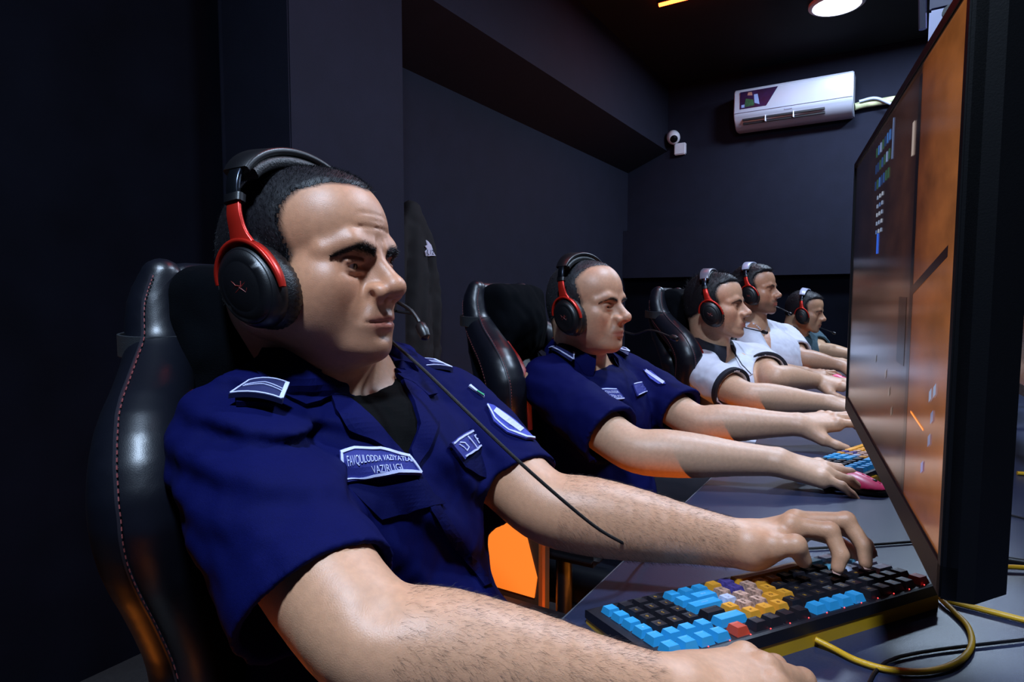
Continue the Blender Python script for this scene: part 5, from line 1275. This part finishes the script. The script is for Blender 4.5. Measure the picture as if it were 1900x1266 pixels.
PX1 = dict(plain=[
    ('undershirt', [(640, 738), (668, 735), (715, 705), (742, 705), (775, 755), (772, 805), (760, 868), (720, 815), (680, 775)], m_tee, 0.0012, 0.002),
    ('collar', [(492, 655), (530, 655), (565, 680), (600, 705), (643, 742), (613, 737), (592, 753), (562, 759), (536, 746), (500, 722), (470, 690)], m_navy, 0.0075, 0.006),
    ('collar', [(722, 690), (752, 688), (790, 706), (806, 735), (790, 742), (760, 716), (742, 708)], m_navy, 0.0075, 0.006),
    ('lapel', [(613, 738), (643, 742), (682, 776), (722, 816), (762, 872), (735, 856), (690, 822), (650, 798), (622, 768)], m_navy, 0.0070, 0.006),
    ('lapel', [(742, 708), (765, 718), (790, 744), (808, 775), (807, 797), (790, 838), (764, 874), (757, 838), (776, 792), (764, 752)], m_navy, 0.0070, 0.006),
    ('pocket_flap', [(634, 898), (700, 905), (770, 893), (822, 936), (770, 946), (705, 966), (662, 925)], m_navy2, 0.0045, 0.004),
    ('pocket_flap', [(836, 838), (905, 805), (944, 868), (912, 895), (884, 884), (858, 868)], m_navy2, 0.0045, 0.004),
    ('placket', [(764, 872), (772, 866), (812, 940), (860, 1010), (910, 1085), (896, 1090), (846, 1020), (798, 950)], m_navy2, 0.0040, 0.004),
    ('name_patch', [(628, 846), (655, 838), (700, 836), (740, 848), (752, 850), (776, 886), (735, 882), (690, 888), (634, 904)], mat('patch_blue', '#18207a', 0.7, bump=0.3, bscale=1800), 0.0080, 0.004),
    ('name_patch', [(829, 828), (880, 793), (898, 824), (852, 857)], mat('patch_blue'), 0.0080, 0.004),
    ('epaulette_loop', [(436, 744), (470, 742), (506, 748), (506, 760), (470, 756), (438, 756)], m_navy2, 0.0060, 0.005),
    ('sleeve_emblem', [(902, 752), (916, 756), (955, 785), (990, 818), (975, 818), (940, 806), (915, 785)], mat('emblem_blue', '#3a44a8', 0.7, bump=0.3, bscale=1800), 0.0045, 0.003),
    ('flag_patch', [(868, 719), (872, 717), (897, 736), (898, 740)], m_thread, 0.0045, 0.003)],
  strips=[
    ('embroidery', [(630, 850), (656, 842), (700, 840), (738, 851), (752, 854)], 4.5, m_thread, 0.0095, 'name_patch'), ('embroidery', [(636, 897), (690, 882), (735, 877), (772, 882)], 4.5, m_thread, 0.0095, 'name_patch'),
    ('embroidery', [(632, 852), (638, 898)], 4.0, m_thread, 0.0095, 'name_patch'), ('embroidery', [(752, 854), (772, 882)], 3.0, m_thread, 0.0095, 'name_patch'),
    ('embroidery', [(832, 830), (878, 799)], 3.0, m_thread, 0.0092, 'name_patch'), ('embroidery', [(853, 853), (896, 824)], 3.0, m_thread, 0.0092, 'name_patch'), ('embroidery', [(858, 816), (874, 836)], 1.6, m_thread, 0.0092, 'name_patch'), ('embroidery', [(842, 832), (850, 836), (856, 842), (860, 836), (852, 828), (844, 828)], 1.6, m_thread, 0.0092, 'name_patch'),
    ('embroidery', [(903, 755), (917, 780), (942, 802), (975, 816), (988, 817)], 2.6, m_thread, 0.0058, 'sleeve_emblem'), ('embroidery', [(918, 765), (945, 787), (965, 803)], 9.0, m_thread, 0.0056, 'sleeve_emblem'), ('embroidery', [(884, 729), (897, 738)], 2.5, mat('flag_green', '#2f9a6a', 0.7), 0.0056, 'flag_patch')],
  texts=[
    ('FAVQULODDA VAZIYATLAR', [(640, 855), (758, 858), (760, 866), (643, 868)], 4, m_thread, 0.0092, 'name_patch'), ('VAZIRLIGI', [(684, 867), (737, 867), (741, 876), (689, 878)], 0, m_thread, 0.0092, 'name_patch'),
    ('Rm', [(868, 814), (886, 803), (896, 818), (878, 830)], 0, m_thread, 0.0092, 'name_patch')])
uniform_parts(p1, shirt1, shirt_sdf(c1, sleeves=False), PX1, SF=SH1)
collar_ring(shirt1, c1, SH1, m_navy, 55)
def board(parent, cor, lines, m, th=0.005, arch=0.004):
    """shoulder board: slightly arched slab between four corners with embroidered lines in (u, v)"""
    c_ = [np.asarray(q, float) for q in cor]; nrm = unit(np.cross(c_[1]-c_[0], c_[3]-c_[0])); nrm = nrm if nrm[2] > 0 else -nrm
    f = lambda u, v: (c_[0]*(1-u)+c_[3]*u)*(1-v)+(c_[1]*(1-u)+c_[2]*u)*v+nrm*arch*4*u*(1-u)
    n = 9; top = [[f(i/(n-1), j/4) for j in range(5)] for i in range(n)]
    b = MB(); b.loft([[*r, *[q-nrm*th for q in r[::-1]]] for r in top]); o = b.build('epaulette', m, parent, True, 40)
    for pts, w in lines:
        b = MB(); pp = []
        for (u0, v0), (u1, v1) in zip(pts, pts[1:]): pp += [f(u0+(u1-u0)*k/6, v0+(v1-v0)*k/6)+nrm*0.0008 for k in range(6)]
        pp.append(f(*pts[-1])+nrm*0.0008); b.band(pp, [Vector(np.cross(nrm, pp[min(i+1, len(pp)-1)]-pp[max(i-1, 0)])) for i in range(len(pp))], w, 0.0012); b.build('embroidery', m_thread, o)
EDGE = [([(0.02, 0.03), (0.98, 0.03)], 0.0018), ([(0.02, 0.97), (0.98, 0.97)], 0.0016), ([(0.02, 0.03), (0.02, 0.97)], 0.0018), ([(0.97, 0.03), (0.97, 0.97)], 0.0042), ([(0.10, 0.45), (0.5, 0.55), (0.93, 0.40)], 0.0010), ([(0.10, 0.55), (0.5, 0.68), (0.93, 0.52)], 0.0010)]
board(shirt1, [P(424, 731, 0.580), P(462, 706, 0.612), P(536, 711, 0.622), P(524, 742, 0.588)], EDGE, mat('epaulette_blue', '#10164e', 0.7, bump=0.3, bscale=1800))
board(shirt1, [P(768, 684, 0.825), P(748, 676, 0.850), P(806, 667, 0.90), P(841, 683, 0.878)], EDGE, mat('epaulette_blue'))
headset(H1, 'black headset with red forks on the uniformed man typing at the colourful keyboard', boom_pts=[(0.0, 0.108, -0.050), (0.060, 0.104, -0.058)], boom_world=[P(738, 561, 0.775), P(759, 573, 0.765), P(773, 590, 0.757), P(780, 604, 0.752)], lowpoly=2)
def trousers(root, c, m, knee_dx=0.34, foot_dx=0.40):
    """seated legs: thighs forward under the desk, shins down, shoes on the floor"""
    T = c['T']; side = c['R'][:, 1]; fwd = np.array([1.0, 0, 0]); mid = np.asarray(c['mid']); hip0 = np.array([mid[0]-0.06, mid[1], 0.575])
    S = SDF(); S.u(ell(hip0+np.array([0.0, 0, 0.0]), (0.15, 0.17, 0.10)), 0.02)
    for sg in (-1, 1):
        h = hip0+np.array([0.02, sg*0.09, -0.005]); k = hip0+np.array([knee_dx+0.04, sg*0.13, 0.005]); a = np.array([hip0[0]+foot_dx, k[1], 0.10])
        S.u(chain([h, h+(k-h)*0.5, k], [0.085, 0.078, 0.062], 3), 0.03); S.u(chain([k, k+(a-k)*0.5, a], [0.062, 0.055, 0.045], 3), 0.03)
        sh = SDF(); sh.u(ell(a+np.array([0.07, 0, -0.055]), (0.14, 0.048, 0.045)), 0.01); sh.u(cone(a, a+np.array([0, 0, -0.04]), 0.042, 0.045), 0.02); sh.i(plane((0, 0, 0.002), (0, 0, -1)), 0.003)
        V, Q = polygonize(sh, a+np.array([-0.12, -0.08, -0.11]), a+np.array([0.25, 0.08, 0.08]), 0.008); mesh_np('shoe', V, Q, mat('shoe_black', '#0c0c0e', 0.5), root, True)
    S.d(lambda p: 0.003*noise3(p, 30))
    V, Q = polygonize(S, hip0+np.array([-0.22, -0.26, -0.6]), hip0+np.array([0.62, 0.26, 0.14]), 0.009); mesh_np('trousers', V, Q, m, root, True)
trousers(p1, c1, mat('dark_trousers', '#0e0e1c', 0.85, bump=0.2, bscale=700))
# headset cable hanging across the chest to the desk edge
cab = [P(655, 600, 0.80), P(700, 612, 0.78), P(736, 642, 0.735), P(790, 690, 0.70), P(862, 760, 0.655), P(950, 845, 0.64), P(1040, 925, 0.66), P(1105, 978, 0.69), P(1150, 1005, 0.725), P(1178, 1018, 0.79)]
w = on_z(1215, 1026, DESK+0.003); cab += [w, on_z(1300, 1030, DESK+0.003), on_z(1420, 1022, DESK+0.003), on_z(1560, 1015, DESK+0.003), on_z(1700, 1005, DESK+0.003)]
tag(MB().tube(spline(cab, 8), 0.0019, 8).build('headset_cable', mat('braided_cable', '#1a1614', 0.7, noise=0.9, nscale=900, bump=0.6, bscale=900), None, True), 'thin braided headset cable hanging across the uniformed man’s chest', 'cable')

def player(c, shirt_mat, shirt_kw, h=0.0052):
    root, S, J = build_person('person', c); SH = shirt_sdf(c, **shirt_kw)
    lo, hi = body_box([c['SR'], c['SL'], c['ER'], c['EL'], c['T'](0.1, 0, -0.5)], 0.15); V, Q = polygonize(SH, lo, hi, h)
    sh = mesh_np('shirt', V, Q, shirt_mat, root, True); return root, sh, SH, S
def hdir(deg, dz=0.0): return (math.cos(math.radians(deg)), math.sin(math.radians(deg)), dz)
FLAT = [(0.12, 0.28, 0.18), (0.10, 0.30, 0.18), (0.16, 0.30, 0.2), (0.20, 0.30, 0.2)]
KEYS = [(0.20, 0.55, 0.40), (0.15, 0.60, 0.40), (0.2, 0.6, 0.4), (0.25, 0.55, 0.4)]
# ------------------------------------------------------------------ second player (uniform, balding)
H2 = Loc(P(1084, 566, 1.55), hdir(-7, -0.05), (0.05, 0, 1), 0.98, 0.95)
c2 = dict(H=H2, SR=P(1012, 712, 1.47), SL=P(1165, 697, 1.78), ER=P(1168, 836, 1.25), EL=P(1288, 785, 1.58), WR=P(1440, 857, 1.19), WL=P(1478, 788, 1.50), neck=P(1078, 668, 1.60), h=0.0034, fat=0.3,
          skin='#cb9e80', beard=0.28, recede=0.014, hairline=0.102, hair_n=5000, hair_mat=m_hair2, hair_len=0.006, hair_thick=0.0018, hair_w=0.0006, scalp=0.55, scalp_col='#3a3638', brow_n=350, brow_z=-0.002, nose=1.1, nail_up=np.array([0.2, 0, 1.0]),
          label='balding man in a navy short-sleeved uniform with his hand on a pink mouse', gaze=0.1,
          hand_r=dict(x=unit(P(1600, 884, 1.17)-P(1440, 857, 1.19)), z=(0, -0.15, 1), side=1, curl=FLAT, spread=(0.22, 0.10, -0.12, -0.30), thumb=[(0.02, 0.024, -0.012), (0.045, 0.050, -0.018), (0.072, 0.066, -0.026), (0.092, 0.072, -0.034)]),
          hand_l=dict(x=unit(P(1570, 772, 1.50)-P(1478, 788, 1.50)), z=(0, -0.3, 1), side=-1, curl=KEYS, thumb=[(0.02, 0.024, -0.012), (0.040, 0.050, -0.024), (0.062, 0.068, -0.034), (0.080, 0.076, -0.040)]))
c2['folds'] = [(P(1040, 740, 1.44), unit(P(1100, 770, 1.44)-P(1010, 740, 1.44)), np.array([0, 0, 1.0]), 0.04, 0.09, 0.003)]
kw2 = dict(hem=0.82, hr=0.074, sr=0.058); p2, sh2, SH2, S2 = player(c2, m_navy, kw2)
m_patch = mat('patch_blue')
uniform_parts(p2, sh2, shirt_sdf(c2, sleeves=False, **kw2), dict(plain=[
    ('name_patch', [(1108, 722), (1142, 722), (1157, 742), (1122, 745)], m_patch, 0.006, 0.004), ('name_patch', [(1172, 714), (1192, 708), (1200, 728), (1180, 736)], m_patch, 0.006, 0.004),
    ('epaulette', [(1019, 651), (1030, 642), (1060, 662), (1056, 676)], mat('epaulette_blue'), 0.014, 0.006), ('epaulette', [(1136, 652), (1152, 645), (1166, 658), (1160, 664)], mat('epaulette_blue'), 0.012, 0.006),
    ('sleeve_emblem', [(1194, 688), (1208, 690), (1236, 714), (1222, 714), (1206, 704)], mat('emblem_blue'), 0.0045, 0.003), ('pocket_flap', [(1112, 748), (1160, 744), (1178, 764), (1130, 772)], m_navy2, 0.004, 0.004)],
  strips=[('embroidery', [(1020, 651), (1056, 675)], 1.6, m_thread, 0.016, 'epaulette'), ('embroidery', [(1056, 675), (1060, 662)], 2.4, m_thread, 0.016, 'epaulette'), ('embroidery', [(1020, 650), (1030, 643)], 2.0, m_thread, 0.016, 'epaulette'),
          ('embroidery', [(1140, 653), (1164, 659)], 1.4, m_thread, 0.014, 'epaulette'), ('embroidery', [(1152, 646), (1166, 659)], 1.4, m_thread, 0.014, 'epaulette'), ('embroidery', [(1110, 724), (1141, 724)], 1.6, m_thread, 0.0075, 'name_patch'), ('embroidery', [(1122, 743), (1155, 741)], 1.6, m_thread, 0.0075, 'name_patch'),
          ('embroidery', [(1173, 715), (1191, 710)], 1.6, m_thread, 0.0075, 'name_patch'), ('embroidery', [(1181, 734), (1199, 727)], 1.6, m_thread, 0.0075, 'name_patch'), ('embroidery', [(1198, 690), (1232, 713)], 5, m_thread, 0.0058, 'sleeve_emblem')],
  texts=[('FAVQULODDA', [(1113, 727), (1143, 727), (1147, 733), (1117, 733)], 0, m_thread, 0.0072, 'name_patch'), ('VAZIRLIGI', [(1122, 735), (1148, 735), (1152, 740), (1126, 741)], 0, m_thread, 0.0072, 'name_patch')]), step=5.0, SF=SH2)
collar_ring(sh2, c2, SH2, m_navy, 35); trousers(p2, c2, mat('dark_trousers'))
headset(H2, 'black headset with red forks on the balding uniformed man', boom_pts=[(0.0, 0.115, -0.062), (0.06, 0.112, -0.075), (0.125, 0.085, -0.058), (0.185, 0.070, -0.070)])
mp = on_z(1582, 892, 0.757); mouse(mp, math.radians(-14), 'pink mouse under the balding uniformed man’s right hand')
# ------------------------------------------------------------------ third player (white polo)
m_whs = mat('white_cotton', '#c9c9d6', 0.8, noise=0.04, nscale=60, bump=0.25, bscale=900, sheen=0.1)
m_nvt = mat('navy_knit', '#10101f', 0.8, bump=0.3, bscale=1200)
H3 = Loc(P(1323, 567, 2.20), hdir(0, -0.02), (0.02, 0, 1), 0.99, 0.96)
c3 = dict(H=H3, SR=P(1306, 697, 2.12), SL=P(1402, 668, 2.42), ER=P(1384, 736, 1.95), EL=P(1434, 702, 2.13), WR=P(1538, 749, 1.91), WL=P(1518, 707, 2.26), neck=P(1318, 646, 2.23), skin='#c69a7c', beard=0.22, hair_n=3500, hair_len=0.010, hair_thick=0.004, hair_top=1.6, hair_w=0.0008, brow_n=300, brow_z=-0.002, nail_up=np.array([0.2, 0, 1.0]), h=0.0042, nose=1.05,
          label='young man in a white polo shirt with navy collar and cuffs', hairline=0.078,
          hand_r=dict(x=(0.96, 0.1, -0.03), z=(0, -0.1, 1), side=1, curl=FLAT), hand_l=dict(x=unit(P(1570, 712, 2.2)-P(1518, 707, 2.26)), z=(0, -0.3, 1), side=-1, curl=FLAT))
c3['folds'] = [(P(1400, 720, 2.2), unit(P(1430, 700, 2.2)-P(1380, 730, 2.2)), unit(P(1420, 730, 2.2)-P(1390, 690, 2.2)), 0.05, 0.10, 0.004)]
kw3 = dict(hem=0.70, hr=0.072, sr=0.060); p3, sh3, SH3, S3 = player(c3, m_whs, kw3)
collar_ring(sh3, c3, SH3, m_nvt, 22, 0.062, 0.092, 0.034); hem_bands(sh3, c3, 0.70, 0.0712, m_nvt)
uniform_parts(p3, sh3, shirt_sdf(c3, sleeves=False, **kw3), dict(plain=[('placket', [(1360, 655), (1366, 652), (1378, 676), (1396, 694), (1390, 698), (1372, 680)], m_whs, 0.004, 0.004)], strips=[('button_line', [(1364, 658), (1376, 679), (1392, 695)], 1.5, m_nvt, 0.0052, 'placket')]), step=4)
trousers(p3, c3, mat('dark_trousers'))
headset(H3, 'black headset with red forks on the man in the white polo shirt', boom_pts=[(0.0, 0.115, -0.062), (0.06, 0.11, -0.082), (0.105, 0.085, -0.090), (0.128, 0.075, -0.094)], band_mat=mat('grey_band', '#5a5560', 0.35))
# ------------------------------------------------------------------ fourth player (white open shirt, beard)
H4 = Loc(P(1397, 538, 2.95), hdir(-7, -0.03), (0.03, 0, 1), 1.0, 0.95)
c4 = dict(H=H4, SR=P(1392, 640, 2.86), SL=P(1458, 625, 3.18), ER=P(1420, 692, 2.72), EL=P(1484, 664, 3.0), WR=P(1492, 692, 2.77), WL=P(1562, 679, 2.93), neck=P(1396, 601, 2.98), skin='#b78a6c', beard=0.75, beard_col='#2c2322', hair_n=3000, hair_len=0.008, hair_thick=0.007, hair_top=1.5, hair_w=0.001, brow_n=260, nail_up=np.array([0.2, 0, 1.0]), h=0.005, nails=True,
          label='bearded man in an open-necked white shirt', tilt=0.9,
          hand_r=dict(x=unit(P(1560, 693, 2.78)-P(1492, 692, 2.77)), z=(0, -0.2, 1), side=1, curl=[(0.05, 0.35, 0.2), (0.0, 0.4, 0.2), (0.1, 0.4, 0.2), (0.15, 0.4, 0.2)]), hand_l=dict(x=(0.95, -0.2, -0.1), z=(0, -0.2, 1), side=-1, curl=FLAT))
kw4 = dict(hem=0.78, hr=0.072, sr=0.060, loose=1.3); p4, sh4, SH4, S4 = player(c4, m_whs, kw4)
SHt = shirt_sdf(c4, sleeves=False, **kw4)
uniform_parts(p4, sh4, SHt, dict(plain=[('open_neck', [(1386, 606), (1396, 596), (1416, 592), (1424, 602), (1430, 630), (1431, 662), (1420, 645), (1404, 624)], mat('chest_skin', '#b27f64', 0.5, sss=0.1), 0.0015, 0.002)]), step=3)
trousers(p4, c4, mat('dark_trousers'))
headset(H4, 'black headset with bright red forks on the bearded man in white', boom_pts=[(0.0, 0.115, -0.062), (0.06, 0.11, -0.085), (0.10, 0.08, -0.10), (0.12, 0.06, -0.11)], band_mat=mat('pale_band', '#9a9db4', 0.35))
mp = on_z(1546, 697, 0.765); mouse(mp, math.radians(-8), 'pink mouse under the bearded man’s hand')
# ------------------------------------------------------------------ fifth player (teal T-shirt)
m_teal = mat('teal_cotton', '#2c4a56', 0.8, noise=0.06, nscale=60, bump=0.25, bscale=900, sheen=0.1)
H5 = Loc(P(1491, 577, 3.55), hdir(-6, -0.22), (0.22, 0, 1), 0.97, 0.95)
c5 = dict(H=H5, SR=P(1463, 630, 3.50), SL=P(1508, 630, 3.80), ER=P(1486, 672, 3.30), EL=P(1522, 650, 3.60), WR=P(1560, 674, 3.25), WL=P(1588, 660, 3.45), neck=P(1474, 611, 3.60), skin='#bf9878', beard=0.15, hair_n=2500, hair_len=0.007, hair_thick=0.005, hair_top=1.5, hair_w=0.001, brow_n=220, nail_up=np.array([0.2, 0, 1.0]), h=0.0055, spine_up=(0.3, 0, 1),
          label='man in a dark teal T-shirt leaning towards his screen', hand_r=dict(x=(0.97, 0.0, -0.05), z=(0, -0.2, 1), side=1, curl=FLAT), hand_l=dict(x=(0.95, -0.1, -0.05), z=(0, -0.2, 1), side=-1, curl=FLAT))
p5, sh5, SH5, S5 = player(c5, m_teal, dict(hem=0.70, hr=0.070, sr=0.060)); trousers(p5, c5, mat('dark_trousers'))
headset(H5, 'black headset with red forks on the man in the teal T-shirt', boom_pts=[(0.0, 0.115, -0.062), (0.06, 0.11, -0.085), (0.11, 0.08, -0.09), (0.14, 0.07, -0.095)], band_mat=mat('pale_band'))
# mouse of the first player, just inside the lower frame edge
j = np.mean([hands1[0][1][1], hands1[0][2][1]], axis=0); d1 = unit(hands1[0][1][1]-np.asarray(c1['WR'])); mouse((j[0]-d1[0]*0.03, j[1]-d1[1]*0.03), math.atan2(d1[1], d1[0]), 'black mouse under the right hand of the man at the colourful keyboard', m_mblk)
